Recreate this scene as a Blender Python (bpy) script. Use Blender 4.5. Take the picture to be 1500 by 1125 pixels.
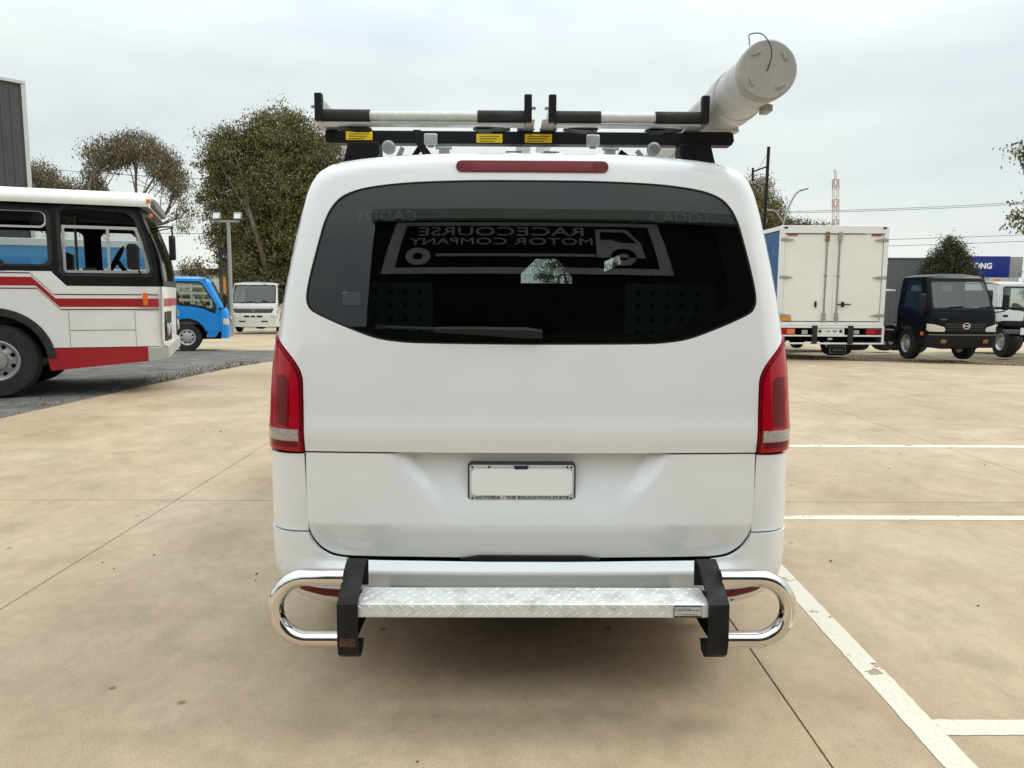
import bpy, bmesh, math, random
import numpy as np
from mathutils import Vector, Matrix
from mathutils.geometry import delaunay_2d_cdt
R = math.radians
random.seed(7); rng = np.random.default_rng(7)
for o in list(bpy.data.objects): bpy.data.objects.remove(o)
S = bpy.context.scene
C = S.collection

# ---------------------------------------------------------------- camera
cam = bpy.data.cameras.new('camera'); camo = bpy.data.objects.new('camera', cam); C.objects.link(camo)
cam.sensor_width = 36.0; cam.lens = 36.0 * 1100 / 1500; cam.clip_start = 0.05; cam.clip_end = 3000
camo.matrix_world = (Matrix.Translation((0, 0, 1.38)) @ Matrix.Rotation(R(-0.52), 4, 'Z')
                     @ Matrix.Rotation(R(90 - 6.71), 4, 'X') @ Matrix.Rotation(R(0.3), 4, 'Z'))
S.camera = camo
S.render.resolution_x, S.render.resolution_y = 1024, 768

# ---------------------------------------------------------------- world, sun, exposure
SUN_EL, SUN_AZ = R(52), R(70)      # azimuth from +Y (north) towards +X
W = bpy.data.worlds.new('World'); S.world = W; W.use_nodes = True
nt = W.node_tree; nt.nodes.clear()
def N(t, typ, **kw):
    n = t.nodes.new(typ)
    for k, v in kw.items(): setattr(n, k, v)
    return n
out = N(nt, 'ShaderNodeOutputWorld'); bg = N(nt, 'ShaderNodeBackground'); bg.inputs[1].default_value = 0.1
sky = N(nt, 'ShaderNodeTexSky', sky_type='NISHITA'); sky.sun_disc = False
sky.sun_elevation = SUN_EL; sky.sun_rotation = SUN_AZ; sky.dust_density = 4.0
tc = N(nt, 'ShaderNodeTexCoord'); sep = N(nt, 'ShaderNodeSeparateXYZ')
nt.links.new(tc.outputs['Generated'], sep.inputs[0])
mp = N(nt, 'ShaderNodeMapping'); mp.inputs['Scale'].default_value = (1.0, 1.0, 3.2)
nt.links.new(tc.outputs['Generated'], mp.inputs[0])
nz = N(nt, 'ShaderNodeTexNoise'); nz.inputs['Scale'].default_value = 2.5; nz.inputs['Detail'].default_value = 5; nz.inputs['Roughness'].default_value = 0.5
nt.links.new(mp.outputs[0], nz.inputs['Vector'])
cr = N(nt, 'ShaderNodeValToRGB')                      # overcast deck: grey-blue folds to pale warm white
cr.color_ramp.elements[0].position = 0.34; cr.color_ramp.elements[0].color = (6.6, 7.4, 7.85, 1)
cr.color_ramp.elements[1].position = 0.66; cr.color_ramp.elements[1].color = (8.3, 8.9, 8.85, 1)
nt.links.new(nz.outputs['Fac'], cr.inputs[0])
gr = N(nt, 'ShaderNodeMapRange'); gr.inputs[1].default_value = 0.26; gr.inputs[2].default_value = 1.0
gr.inputs[3].default_value = 1.0; gr.inputs[4].default_value = 2.75                       # overcast sky: zenith brighter than horizon
nt.links.new(sep.outputs['Z'], gr.inputs[0])
mul = N(nt, 'ShaderNodeMixRGB', blend_type='MULTIPLY'); mul.inputs[0].default_value = 1
hz = N(nt, 'ShaderNodeValToRGB'); hz.color_ramp.elements[0].position = 0.0; hz.color_ramp.elements[0].color = (1.05, 1.02, .94, 1); hz.color_ramp.elements[1].position = .30; hz.color_ramp.elements[1].color = (1, 1, 1, 1)
nt.links.new(sep.outputs['Z'], hz.inputs[0]); m0 = N(nt, 'ShaderNodeMixRGB', blend_type='MULTIPLY'); m0.inputs[0].default_value = 1
nt.links.new(cr.outputs[0], m0.inputs[1]); nt.links.new(hz.outputs[0], m0.inputs[2])
nt.links.new(m0.outputs[0], mul.inputs[1]); nt.links.new(gr.outputs[0], mul.inputs[2])
mixs = N(nt, 'ShaderNodeMixRGB'); mixs.inputs[0].default_value = 0.92                     # clouds over the clear sky
nt.links.new(sky.outputs[0], mixs.inputs[1]); nt.links.new(mul.outputs[0], mixs.inputs[2])
nt.links.new(mixs.outputs[0], bg.inputs[0]); nt.links.new(bg.outputs[0], out.inputs[0])
sl = bpy.data.lights.new('sun', 'SUN'); sl.energy = 1.25; sl.angle = R(18); sl.color = (1, .955, .88)
so = bpy.data.objects.new('sun', sl); C.objects.link(so)
dv = Vector((math.sin(SUN_AZ) * math.cos(SUN_EL), math.cos(SUN_AZ) * math.cos(SUN_EL), math.sin(SUN_EL)))
so.rotation_euler = dv.to_track_quat('Z', 'Y').to_euler()
S.view_settings.view_transform = 'Standard'; S.view_settings.look = 'None'
S.view_settings.exposure = 0.14; S.view_settings.gamma = 1.0; S.view_settings.use_curve_mapping = False

# ================================================================ materials
MATS = {}
def mat(name, col, rough=.5, metal=0, coat=0, spec=.5, var=0, vscale=4, bump=0, bscale=60, trans=0, ior=1.45, emit=0):
    if name in MATS: return MATS[name]
    m = bpy.data.materials.new(name); m.use_nodes = True; t = m.node_tree
    b = t.nodes['Principled BSDF']; I = b.inputs
    I['Base Color'].default_value = (*col, 1); I['Roughness'].default_value = rough; I['Metallic'].default_value = metal
    I['Coat Weight'].default_value = coat; I['Coat Roughness'].default_value = .04; I['Specular IOR Level'].default_value = spec
    I['IOR'].default_value = ior; I['Transmission Weight'].default_value = trans
    g = N(t, 'ShaderNodeNewGeometry')
    if var:
        n = N(t, 'ShaderNodeTexNoise'); n.inputs['Scale'].default_value = vscale; n.inputs['Detail'].default_value = 6; n.inputs['Roughness'].default_value = .65
        t.links.new(g.outputs['Position'], n.inputs['Vector'])
        r = N(t, 'ShaderNodeMapRange'); r.inputs[1].default_value = .3; r.inputs[2].default_value = .7
        r.inputs[3].default_value = 1 - var; r.inputs[4].default_value = 1 + var * .6
        t.links.new(n.outputs['Fac'], r.inputs[0])
        mm = N(t, 'ShaderNodeMixRGB', blend_type='MULTIPLY'); mm.inputs[0].default_value = 1; mm.inputs[1].default_value = (*col, 1)
        t.links.new(r.outputs[0], mm.inputs[2]); t.links.new(mm.outputs[0], I['Base Color'])
        rr = N(t, 'ShaderNodeMapRange'); rr.inputs[1].default_value = .3; rr.inputs[2].default_value = .7
        rr.inputs[3].default_value = min(1, rough * 1.25); rr.inputs[4].default_value = rough * .85
        t.links.new(n.outputs['Fac'], rr.inputs[0]); t.links.new(rr.outputs[0], I['Roughness'])
    if bump:
        n2 = N(t, 'ShaderNodeTexNoise'); n2.inputs['Scale'].default_value = bscale; n2.inputs['Detail'].default_value = 4
        t.links.new(g.outputs['Position'], n2.inputs['Vector'])
        bp = N(t, 'ShaderNodeBump'); bp.inputs['Strength'].default_value = bump; bp.inputs['Distance'].default_value = .01
        t.links.new(n2.outputs['Fac'], bp.inputs['Height']); t.links.new(bp.outputs[0], I['Normal'])
    MATS[name] = m; return m

def glass(name, tint, ior=1.5, rough=0.0):
    """thin pane: tinted see-through plus a Fresnel reflection"""
    if name in MATS: return MATS[name]
    m = bpy.data.materials.new(name); m.use_nodes = True; t = m.node_tree; t.nodes.clear()
    o = N(t, 'ShaderNodeOutputMaterial'); mx = N(t, 'ShaderNodeMixShader'); tr = N(t, 'ShaderNodeBsdfTransparent')
    gl = N(t, 'ShaderNodeBsdfGlossy'); gl.inputs['Roughness'].default_value = rough; fr = N(t, 'ShaderNodeFresnel'); fr.inputs[0].default_value = ior
    tr.inputs[0].default_value = (*tint, 1)
    gb_ = N(t, 'ShaderNodeNewGeometry'); e_ = N(t, 'ShaderNodeMath', operation='MULTIPLY_ADD'); e_.inputs[1].default_value = -2; e_.inputs[2].default_value = 1
    pw = N(t, 'ShaderNodeMath', operation='POWER'); pw.inputs[0].default_value = ior                    # a thin pane reflects alike from both sides
    t.links.new(gb_.outputs['Backfacing'], e_.inputs[0]); t.links.new(e_.outputs[0], pw.inputs[1]); t.links.new(pw.outputs[0], fr.inputs[0])
    t.links.new(fr.outputs[0], mx.inputs[0]); t.links.new(tr.outputs[0], mx.inputs[1]); t.links.new(gl.outputs[0], mx.inputs[2]); t.links.new(mx.outputs[0], o.inputs[0])
    MATS[name] = m; return m

def ground_mat(name, cols, scale, stretch=(1, 1, 1), grain=180, bump=.15, rough=.85, slab=0, spots=0):
    """three-tone stained ground with grain, blotches and optional dark spots"""
    m = bpy.data.materials.new(name); m.use_nodes = True; t = m.node_tree; I = t.nodes['Principled BSDF'].inputs
    g = N(t, 'ShaderNodeNewGeometry'); mp = N(t, 'ShaderNodeMapping'); mp.inputs['Scale'].default_value = stretch
    t.links.new(g.outputs['Position'], mp.inputs[0])
    n = N(t, 'ShaderNodeTexNoise'); n.inputs['Scale'].default_value = scale; n.inputs['Detail'].default_value = 9; n.inputs['Roughness'].default_value = .62; n.inputs['Distortion'].default_value = .6
    t.links.new(mp.outputs[0], n.inputs['Vector'])
    c = N(t, 'ShaderNodeValToRGB'); e = c.color_ramp.elements
    e[0].position = .30; e[0].color = (*cols[0], 1); e[1].position = .70; e[1].color = (*cols[2], 1)
    x = e.new(.5); x.color = (*cols[1], 1)
    t.links.new(n.outputs['Fac'], c.inputs[0]); last = c.outputs[0]
    n2 = N(t, 'ShaderNodeTexNoise'); n2.inputs['Scale'].default_value = grain; n2.inputs['Detail'].default_value = 3
    t.links.new(g.outputs['Position'], n2.inputs['Vector'])
    r = N(t, 'ShaderNodeMapRange'); r.inputs[1].default_value = .25; r.inputs[2].default_value = .75; r.inputs[3].default_value = .74; r.inputs[4].default_value = 1.2
    t.links.new(n2.outputs['Fac'], r.inputs[0])
    mm = N(t, 'ShaderNodeMixRGB', blend_type='MULTIPLY'); mm.inputs[0].default_value = 1
    t.links.new(last, mm.inputs[1]); t.links.new(r.outputs[0], mm.inputs[2]); last = mm.outputs[0]
    # broad soft stains
    n3 = N(t, 'ShaderNodeTexNoise'); n3.inputs['Scale'].default_value = .42; n3.inputs['Detail'].default_value = 5; n3.inputs['Distortion'].default_value = 1.2
    t.links.new(g.outputs['Position'], n3.inputs['Vector'])
    r3 = N(t, 'ShaderNodeMapRange'); r3.inputs[1].default_value = .35; r3.inputs[2].default_value = .65; r3.inputs[3].default_value = .93; r3.inputs[4].default_value = 1.04
    t.links.new(n3.outputs['Fac'], r3.inputs[0])
    m3 = N(t, 'ShaderNodeMixRGB', blend_type='MULTIPLY'); m3.inputs[0].default_value = 1
    t.links.new(last, m3.inputs[1]); t.links.new(r3.outputs[0], m3.inputs[2]); last = m3.outputs[0]
    if slab:
        oi = N(t, 'ShaderNodeObjectInfo'); ro = N(t, 'ShaderNodeMapRange'); ro.inputs[3].default_value = 1 - slab; ro.inputs[4].default_value = 1 + slab
        t.links.new(oi.outputs['Random'], ro.inputs[0])
        m4 = N(t, 'ShaderNodeMixRGB', blend_type='MULTIPLY'); m4.inputs[0].default_value = 1
        t.links.new(last, m4.inputs[1]); t.links.new(ro.outputs[0], m4.inputs[2]); last = m4.outputs[0]
        # long drying / tyre scuffs, warped and faint
        mp5 = N(t, 'ShaderNodeMapping'); mp5.inputs['Scale'].default_value = (.6, 1.3, 1); mp5.inputs['Rotation'].default_value = (0, 0, .25)
        t.links.new(g.outputs['Position'], mp5.inputs[0])
        n5 = N(t, 'ShaderNodeTexNoise'); n5.inputs['Scale'].default_value = 1.1; n5.inputs['Detail'].default_value = 7; n5.inputs['Distortion'].default_value = 2.0
        t.links.new(mp5.outputs[0], n5.inputs['Vector'])
        r5 = N(t, 'ShaderNodeMapRange'); r5.inputs[1].default_value = .55; r5.inputs[2].default_value = .72; r5.inputs[3].default_value = 1; r5.inputs[4].default_value = .86
        t.links.new(n5.outputs['Fac'], r5.inputs[0])
        m5 = N(t, 'ShaderNodeMixRGB', blend_type='MULTIPLY'); m5.inputs[0].default_value = 1
        t.links.new(last, m5.inputs[1]); t.links.new(r5.outputs[0], m5.inputs[2]); last = m5.outputs[0]
        # fine trowel and wear texture with crisp edges
        for sc_, st_, lo_, hi_, a_, b_ in ((3.0, (1.0, .75, 1), .36, .66, .87, 1.08), (14, (1, .8, 1), .35, .68, .91, 1.06), (1.7, (1.4, .6, 1), .575, .60, 1.0, .94), (5.5, (1, 1, 1), .64, .66, 1.0, 1.10)):
            mp6 = N(t, 'ShaderNodeMapping'); mp6.inputs['Scale'].default_value = st_; mp6.inputs['Rotation'].default_value = (0, 0, .12 * sc_)
            t.links.new(g.outputs['Position'], mp6.inputs[0])
            n6 = N(t, 'ShaderNodeTexNoise'); n6.inputs['Scale'].default_value = sc_; n6.inputs['Detail'].default_value = 13; n6.inputs['Roughness'].default_value = .74; n6.inputs['Distortion'].default_value = .35
            t.links.new(mp6.outputs[0], n6.inputs['Vector'])
            r6 = N(t, 'ShaderNodeMapRange'); r6.inputs[1].default_value = lo_; r6.inputs[2].default_value = hi_; r6.inputs[3].default_value = a_; r6.inputs[4].default_value = b_
            t.links.new(n6.outputs['Fac'], r6.inputs[0])
            m6 = N(t, 'ShaderNodeMixRGB', blend_type='MULTIPLY'); m6.inputs[0].default_value = 1
            t.links.new(last, m6.inputs[1]); t.links.new(r6.outputs[0], m6.inputs[2]); last = m6.outputs[0]
        # faint curved tyre scuffs
        for cx5, cy5, rad5, wid5, k5 in ((-9.0, 4.2, 6.1, .10, .10), (-9.0, 4.2, 4.55, .10, .09), (-1.2, 12.5, 7.4, .11, .08), (9.5, 1.0, 6.3, .11, .09), (9.5, 1.0, 7.85, .11, .08), (-4.2, 3.6, 1.15, .05, .08)):
            vd = N(t, 'ShaderNodeVectorMath', operation='DISTANCE'); vd.inputs[1].default_value = (cx5, cy5, 0); t.links.new(g.outputs['Position'], vd.inputs[0])
            su = N(t, 'ShaderNodeMath', operation='SUBTRACT'); su.inputs[1].default_value = rad5; t.links.new(vd.outputs['Value'], su.inputs[0])
            ab = N(t, 'ShaderNodeMath', operation='ABSOLUTE'); t.links.new(su.outputs[0], ab.inputs[0])
            ra = N(t, 'ShaderNodeMapRange'); ra.inputs[1].default_value = wid5; ra.inputs[2].default_value = wid5 * .55; ra.inputs[3].default_value = 0; ra.inputs[4].default_value = k5; t.links.new(ab.outputs[0], ra.inputs[0])
            rb_ = N(t, 'ShaderNodeMapRange'); rb_.inputs[1].default_value = .42; rb_.inputs[2].default_value = .62; t.links.new(n5.outputs['Fac'], rb_.inputs[0])
            ml = N(t, 'ShaderNodeMath', operation='MULTIPLY'); t.links.new(ra.outputs[0], ml.inputs[0]); t.links.new(rb_.outputs[0], ml.inputs[1])
            iv = N(t, 'ShaderNodeMath', operation='SUBTRACT'); iv.inputs[0].default_value = 1; t.links.new(ml.outputs[0], iv.inputs[1])
            mt_ = N(t, 'ShaderNodeMixRGB', blend_type='MULTIPLY'); mt_.inputs[0].default_value = 1; t.links.new(last, mt_.inputs[1]); t.links.new(iv.outputs[0], mt_.inputs[2]); last = mt_.outputs[0]
    if spots:
        v = N(t, 'ShaderNodeTexVoronoi'); v.inputs['Scale'].default_value = spots; t.links.new(g.outputs['Position'], v.inputs['Vector'])
        rs = N(t, 'ShaderNodeMapRange'); rs.inputs[1].default_value = .03; rs.inputs[2].default_value = .06; rs.inputs[3].default_value = .45; rs.inputs[4].default_value = 1
        t.links.new(v.outputs['Distance'], rs.inputs[0])
        ms = N(t, 'ShaderNodeMixRGB', blend_type='MULTIPLY'); ms.inputs[0].default_value = 1
        t.links.new(last, ms.inputs[1]); t.links.new(rs.outputs[0], ms.inputs[2]); last = ms.outputs[0]
    t.links.new(last, I['Base Color']); I['Roughness'].default_value = rough; I['Specular IOR Level'].default_value = .3
    bp = N(t, 'ShaderNodeBump'); bp.inputs['Strength'].default_value = bump; bp.inputs['Distance'].default_value = .004
    t.links.new(n2.outputs['Fac'], bp.inputs['Height']); t.links.new(bp.outputs[0], I['Normal'])
    MATS[name] = m; return m

PAINT = mat('van_white_paint', (.76, .765, .765), .2, coat=1, spec=.5, var=.025, vscale=2.5)
BLACK = mat('black_plastic', (.011, .011, .012), .5, spec=.25, var=.3, vscale=20)
GAP = mat('gap_black', (.004, .004, .004), .9, spec=.04)
RUBBER = mat('rubber', (.022, .021, .02), .75, var=.25, vscale=15, bump=.2, bscale=90)
CHROME = mat('chrome_tube', (.74, .72, .69), .07, metal=1, var=.12, vscale=9)
ALU = mat('aluminium', (.56, .56, .54), .38, metal=.8, var=.25, vscale=14)
ALUDULL = mat('dull_aluminium', (.36, .36, .35), .5, metal=.6, var=.2, vscale=14)
RED_LENS = mat('red_lens', (.36, .002, .011), .15, coat=.25, spec=.25)
RED_DARK = mat('dark_red_lens', (.13, .001, .006), .18, coat=.2, spec=.2)
CLEAR_LENS = mat('clear_lens', (.36, .33, .31), .18, coat=1, var=.35, vscale=90)
YELLOW = mat('yellow_sticker', (.80, .55, .02), .45, var=.1, vscale=60)
DARKINT = mat('dark_interior', (.010, .010, .011), .9, spec=.08)

# ================================================================ helpers
def link(o, parent=None):
    C.objects.link(o)
    if parent is not None: o.parent = parent
    return o
def empty(name, loc=(0, 0, 0), rz=0, label=None, cat=None, group=None, parent=None):
    o = bpy.data.objects.new(name, None); link(o, parent); o.location = loc; o.rotation_euler = (0, 0, rz); o.empty_display_size = .2
    if label: o['label'] = label
    if cat: o['category'] = cat
    if group: o['group'] = group
    return o
def tag(o, label=None, cat=None, group=None, kind=None):
    if label: o['label'] = label
    if cat: o['category'] = cat
    if group: o['group'] = group
    if kind: o['kind'] = kind
    return o
def finish(name, me, m, parent, smooth=.6, bevel=0):
    me.materials.append(m)
    if smooth:
        me.polygons.foreach_set('use_smooth', [True] * len(me.polygons)); me.set_sharp_from_angle(angle=smooth)
    o = bpy.data.objects.new(name, me); link(o, parent)
    if bevel:
        b = o.modifiers.new('bevel', 'BEVEL'); b.width = bevel; b.segments = 2; b.limit_method = 'ANGLE'; b.angle_limit = R(40)
    return o
class MB:
    def __init__(s): s.v = []; s.f = []
    def add(s, v, f):
        k = len(s.v); s.v += [tuple(p) for p in v]; s.f += [tuple(i + k for i in q) for q in f]; return s
    def box(s, x0, x1, y0, y1, z0, z1):
        return s.add([(x0,y0,z0),(x1,y0,z0),(x1,y1,z0),(x0,y1,z0),(x0,y0,z1),(x1,y0,z1),(x1,y1,z1),(x0,y1,z1)],
                     [(0,3,2,1),(4,5,6,7),(0,1,5,4),(1,2,6,5),(2,3,7,6),(3,0,4,7)])
    def obox(s, c, size, M=None):
        h = [q / 2 for q in size]; k = len(s.v); s.box(-h[0], h[0], -h[1], h[1], -h[2], h[2])
        for i in range(k, len(s.v)):
            p = Vector(s.v[i]); p = (M @ p if M is not None else p) + Vector(c); s.v[i] = tuple(p)
        return s
    def prism(s, poly, a, b, axis='y'):
        """poly of 2-D points pushed from a to b along axis (x: poly is (y,z), y: (x,z), z: (x,y))"""
        n = len(poly)
        def P(q, t): return (t, q[0], q[1]) if axis == 'x' else (q[0], t, q[1]) if axis == 'y' else (q[0], q[1], t)
        v = [P(q, a) for q in poly] + [P(q, b) for q in poly]
        ar = sum(poly[i][0] * poly[(i+1) % n][1] - poly[(i+1) % n][0] * poly[i][1] for i in range(n))
        f = [tuple(range(n)), tuple(range(2*n-1, n-1, -1))] + [(i, i+n, (i+1) % n + n, (i+1) % n) for i in range(n)]
        up = (ar > 0) == (b > a)
        if axis == 'y': up = not up
        if up: f = [tuple(reversed(q)) for q in f]; f = [tuple(q) for q in f]
        return s.add(v, f)
    def tube(s, pts, r, n=12, caps=True, closed=False):
        pts = [Vector(p) for p in pts]; m = len(pts); rs = r if isinstance(r, (list, tuple)) else [r] * m
        v = []; f = []; up = None
        for i, p in enumerate(pts):
            if closed: t = pts[(i+1) % m] - pts[i-1]
            else: t = (pts[min(i+1, m-1)] - pts[max(i-1, 0)])
            t.normalize()
            if up is None: up = Vector((0, 0, 1)) if abs(t.z) < .9 else Vector((1, 0, 0))
            a = t.cross(up); a.normalize(); b = a.cross(t); up = b
            for k in range(n):
                th = 2 * math.pi * k / n; v.append(p + (a * math.cos(th) + b * math.sin(th)) * rs[i])
        seg = m if closed else m - 1
        for i in range(seg):
            for k in range(n):
                j = (i + 1) % m
                f.append((i*n+k, i*n+(k+1) % n, j*n+(k+1) % n, j*n+k))
        if caps and not closed: f += [tuple(range(n-1, -1, -1)), tuple((m-1)*n+k for k in range(n))]
        return s.add(v, f)
    def lathe(s, prof, n=32, M=None, caps=True):
        """prof: (radius, height) about local z"""
        m = len(prof); v = []; f = []
        for (r, h) in prof:
            for k in range(n):
                a = 2 * math.pi * k / n; p = Vector((r * math.cos(a), r * math.sin(a), h)); v.append(M @ p if M is not None else p)
        for i in range(m - 1):
            for k in range(n): f.append((i*n+k, i*n+(k+1) % n, (i+1)*n+(k+1) % n, (i+1)*n+k))
        if caps and prof[0][0] > 1e-4: f.append(tuple(range(n-1, -1, -1)))
        if caps and prof[-1][0] > 1e-4: f.append(tuple((m-1)*n+k for k in range(n)))
        return s.add(v, f)
    def build(s, name, m, parent=None, bevel=0, smooth=.6):
        me = bpy.data.meshes.new(name); me.from_pydata(s.v, [], s.f); me.validate()
        bm = bmesh.new(); bm.from_mesh(me); bmesh.ops.recalc_face_normals(bm, faces=bm.faces); bm.to_mesh(me); bm.free()
        return finish(name, me, m, parent, smooth, bevel)
def axisM(loc, axis='x'):
    rot = {'x': Matrix.Rotation(R(90), 4, 'Y'), 'y': Matrix.Rotation(R(-90), 4, 'X'), 'z': Matrix.Identity(4)}[axis]
    return Matrix.Translation(loc) @ rot
def copy_tree(o, parent=None):
    c = o.copy(); C.objects.link(c)
    if parent is not None: c.parent = parent
    for ch in list(o.children): copy_tree(ch, c)
    return c
def dens(loop, h):
    L = []; n = len(loop)
    for i in range(n):
        a = np.array(loop[i], float); b = np.array(loop[(i+1) % n], float); k = max(1, int(math.ceil(np.linalg.norm(b - a) / h)))
        for j in range(k): L.append(a + (b - a) * j / k)
    return np.array(L)
def inside(P, loops):
    r = np.zeros(len(P), bool)
    for L in loops:
        x1, y1 = L[:, 0], L[:, 1]; x2, y2 = np.roll(x1, -1), np.roll(y1, -1)
        for a, b, c, d in zip(x1, y1, x2, y2):
            if b == d: continue
            cond = (b > P[:, 1]) != (d > P[:, 1])
            r ^= cond & (P[:, 0] < (c - a) * (P[:, 1] - b) / (d - b) + a)
    return r
def patch(name, outer, holes, mapf, h, m, parent=None, rim=.012, facing=(0, -1, 0), hb=None):
    """sheet bounded by 2-D loops, laid onto a surface mapf((N,2))->(N,3), with a turned-in edge"""
    hb = hb or h
    loops = [dens(outer, hb)] + [dens(q, hb) for q in holes]
    B = np.vstack(loops); edges = []; k = 0
    for L in loops:
        n = len(L); edges += [(k + i, k + (i + 1) % n) for i in range(n)]; k += n
    lo, hi = loops[0].min(0), loops[0].max(0)
    gx = np.arange(lo[0] + h/2, hi[0], h); gy = np.arange(lo[1] + h/2, hi[1], h)
    pts = B
    if len(gx) and len(gy):
        G = np.array(np.meshgrid(gx, gy)).reshape(2, -1).T
        G = G[inside(G, loops)]
        if len(G):
            keep = np.ones(len(G), bool)
            for i in range(0, len(B), 400):
                d = np.abs(G[:, None, :] - B[None, i:i+400, :]); keep &= ~((d ** 2).sum(2) < (.45 * h) ** 2).any(1)
            pts = np.vstack([B, G[keep]])
    res = delaunay_2d_cdt([Vector(p) for p in pts], edges, [], 0, 1e-6)
    V = np.array([tuple(p) for p in res[0]]); F = [tuple(q) for q in res[2]]
    cen = np.array([V[list(q)].mean(0) for q in F]); ok = inside(cen, loops)
    F = [q for q, o in zip(F, ok) if o]
    e = 6e-4
    P = mapf(V); U = (mapf(V + [e, 0]) - mapf(V - [e, 0])); T = (mapf(V + [0, e]) - mapf(V - [0, e]))
    Nn = np.cross(U, T); Nn /= np.linalg.norm(Nn, axis=1)[:, None] + 1e-12
    sgn = 1 if np.mean(Nn @ np.array(facing, float)) > 0 else -1
    Nn *= sgn
    Pf = []
    for q in F:
        a, b, c = V[q[0]], V[q[1]], V[q[2]]
        area = (b[0]-a[0])*(c[1]-a[1]) - (c[0]-a[0])*(b[1]-a[1])
        Pf.append(q if (area > 0) == (sgn > 0) else q[::-1])
    verts = P; norms = Nn
    if rim:
        cnt = {}
        for q in Pf:
            for i in range(3): cnt[(q[i], q[(i+1) % 3])] = 1
        be = [(a, b) for (a, b) in cnt if (b, a) not in cnt]
        ids = sorted({i for ab in be for i in ab}); top = {i: len(V) + j for j, i in enumerate(ids)}; bot = {i: len(V) + len(ids) + j for j, i in enumerate(ids)}
        side = np.zeros((len(V), 3))
        for a, b in be:
            d = np.cross(P[b] - P[a], (Nn[a] + Nn[b]) / 2); side[a] += d; side[b] += d
        sd = side[ids]; sd /= np.linalg.norm(sd, axis=1)[:, None] + 1e-12
        verts = np.vstack([P, P[ids], P[ids] - Nn[ids] * rim]); norms = np.vstack([Nn, sd, sd])
        Pf += [(b, a, bot_a, bot_b) for (a, b, bot_a, bot_b) in [(top[a], top[b], bot[a], bot[b]) for a, b in be]]
    me = bpy.data.meshes.new(name); me.from_pydata(verts.tolist(), [], Pf); me.update()
    me.polygons.foreach_set('use_smooth', [True] * len(me.polygons))
    me.normals_split_custom_set_from_vertices([tuple(q) for q in norms])
    me.materials.append(m)
    o = bpy.data.objects.new(name, me); link(o, parent); return o
FONTS = {}
def text(name, s, size, m, parent, M, extrude=.001, align='CENTER', sx=1.0, bold=0):
    cu = bpy.data.curves.new(name, 'FONT'); cu.body = s; cu.size = size; cu.align_x = align; cu.align_y = 'CENTER'; cu.extrude = extrude; cu.resolution_u = 3; cu.offset = bold
    o = bpy.data.objects.new(name, cu); C.objects.link(o); bpy.context.view_layer.update()
    me = bpy.data.meshes.new_from_object(o.evaluated_get(bpy.context.evaluated_depsgraph_get()))
    bpy.data.objects.remove(o); bpy.data.curves.remove(cu)
    me.transform(M @ Matrix.Diagonal((sx, 1, 1, 1))); me.materials.clear(); me.materials.append(m)
    return link(bpy.data.objects.new(name, me), parent)
def rrect(x0, x1, z0, z1, r, n=5):
    L = []
    for cx, cz, a0 in ((x1-r, z0+r, -90), (x1-r, z1-r, 0), (x0+r, z1-r, 90), (x0+r, z0+r, 180)):
        for k in range(n + 1):
            a = R(a0 + 90 * k / n); L.append((cx + r * math.cos(a), cz + r * math.sin(a)))
    return L
def arc(cx, cz, r, a0, a1, n=16): return [(cx + r * math.cos(R(a0 + (a1-a0) * k / n)), cz + r * math.sin(R(a0 + (a1-a0) * k / n))) for k in range(n + 1)]
def sm(t): t = np.clip(t, 0, 1); return t * t * (3 - 2 * t)
def gz(y): return -.02 * np.clip(np.asarray(y, float) - 14, 0, 46)          # the yard falls away gently beyond the slab
def spline(pts, n=12):
    """closed/open Catmull-Rom through points"""
    P = [np.array(p, float) for p in pts]; outp = []
    for i in range(len(P) - 1):
        p0, p1, p2, p3 = P[max(i-1, 0)], P[i], P[i+1], P[min(i+2, len(P)-1)]
        for k in range(n):
            t = k / n; outp.append(.5 * ((2*p1) + (-p0+p2)*t + (2*p0-5*p1+4*p2-p3)*t*t + (-p0+3*p1-3*p2+p3)*t**3))
    outp.append(P[-1]); return [tuple(p) for p in outp]

# ================================================================ ground
CONC = ground_mat('yard_concrete', ((.355, .262, .160), (.425, .322, .212), (.485, .380, .265)), .8, (1, .9, 1), grain=170, bump=.2, rough=.6, slab=.025, spots=3.1)
FARC = ground_mat('far_concrete', ((.36, .285, .18), (.44, .355, .235), (.50, .41, .285)), .35, (1, 1, 1), grain=60, bump=.1)
ASPH = ground_mat('asphalt', ((.075, .070, .064), (.125, .117, .107), (.20, .185, .165)), 2.2, (1, 1, 1), grain=75, bump=.9, rough=.9)
DIRT = ground_mat('dirt', ((.09, .07, .045), (.17, .135, .085), (.27, .22, .145)), 1.6, (1, 1, 1), grain=70, bump=.8, rough=.95)
def flat(dz): return lambda V: np.column_stack([V[:, 0], V[:, 1], gz(V[:, 1]) + dz])
# one sheet to the horizon
mb = MB(); ys = [-60, 14, 60, 2500]
for i in range(3):
    y0, y1 = ys[i], ys[i+1]; w = 2500
    mb.add([(-w, y0, gz(y0) - .05), (w, y0, gz(y0) - .05), (w, y1, gz(y1) - .05), (-w, y1, gz(y1) - .05)], [(0, 1, 2, 3)])
tag(mb.build('ground', FARC, smooth=0), 'pale dusty concrete ground reaching out to the horizon', None, kind='structure')
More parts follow.
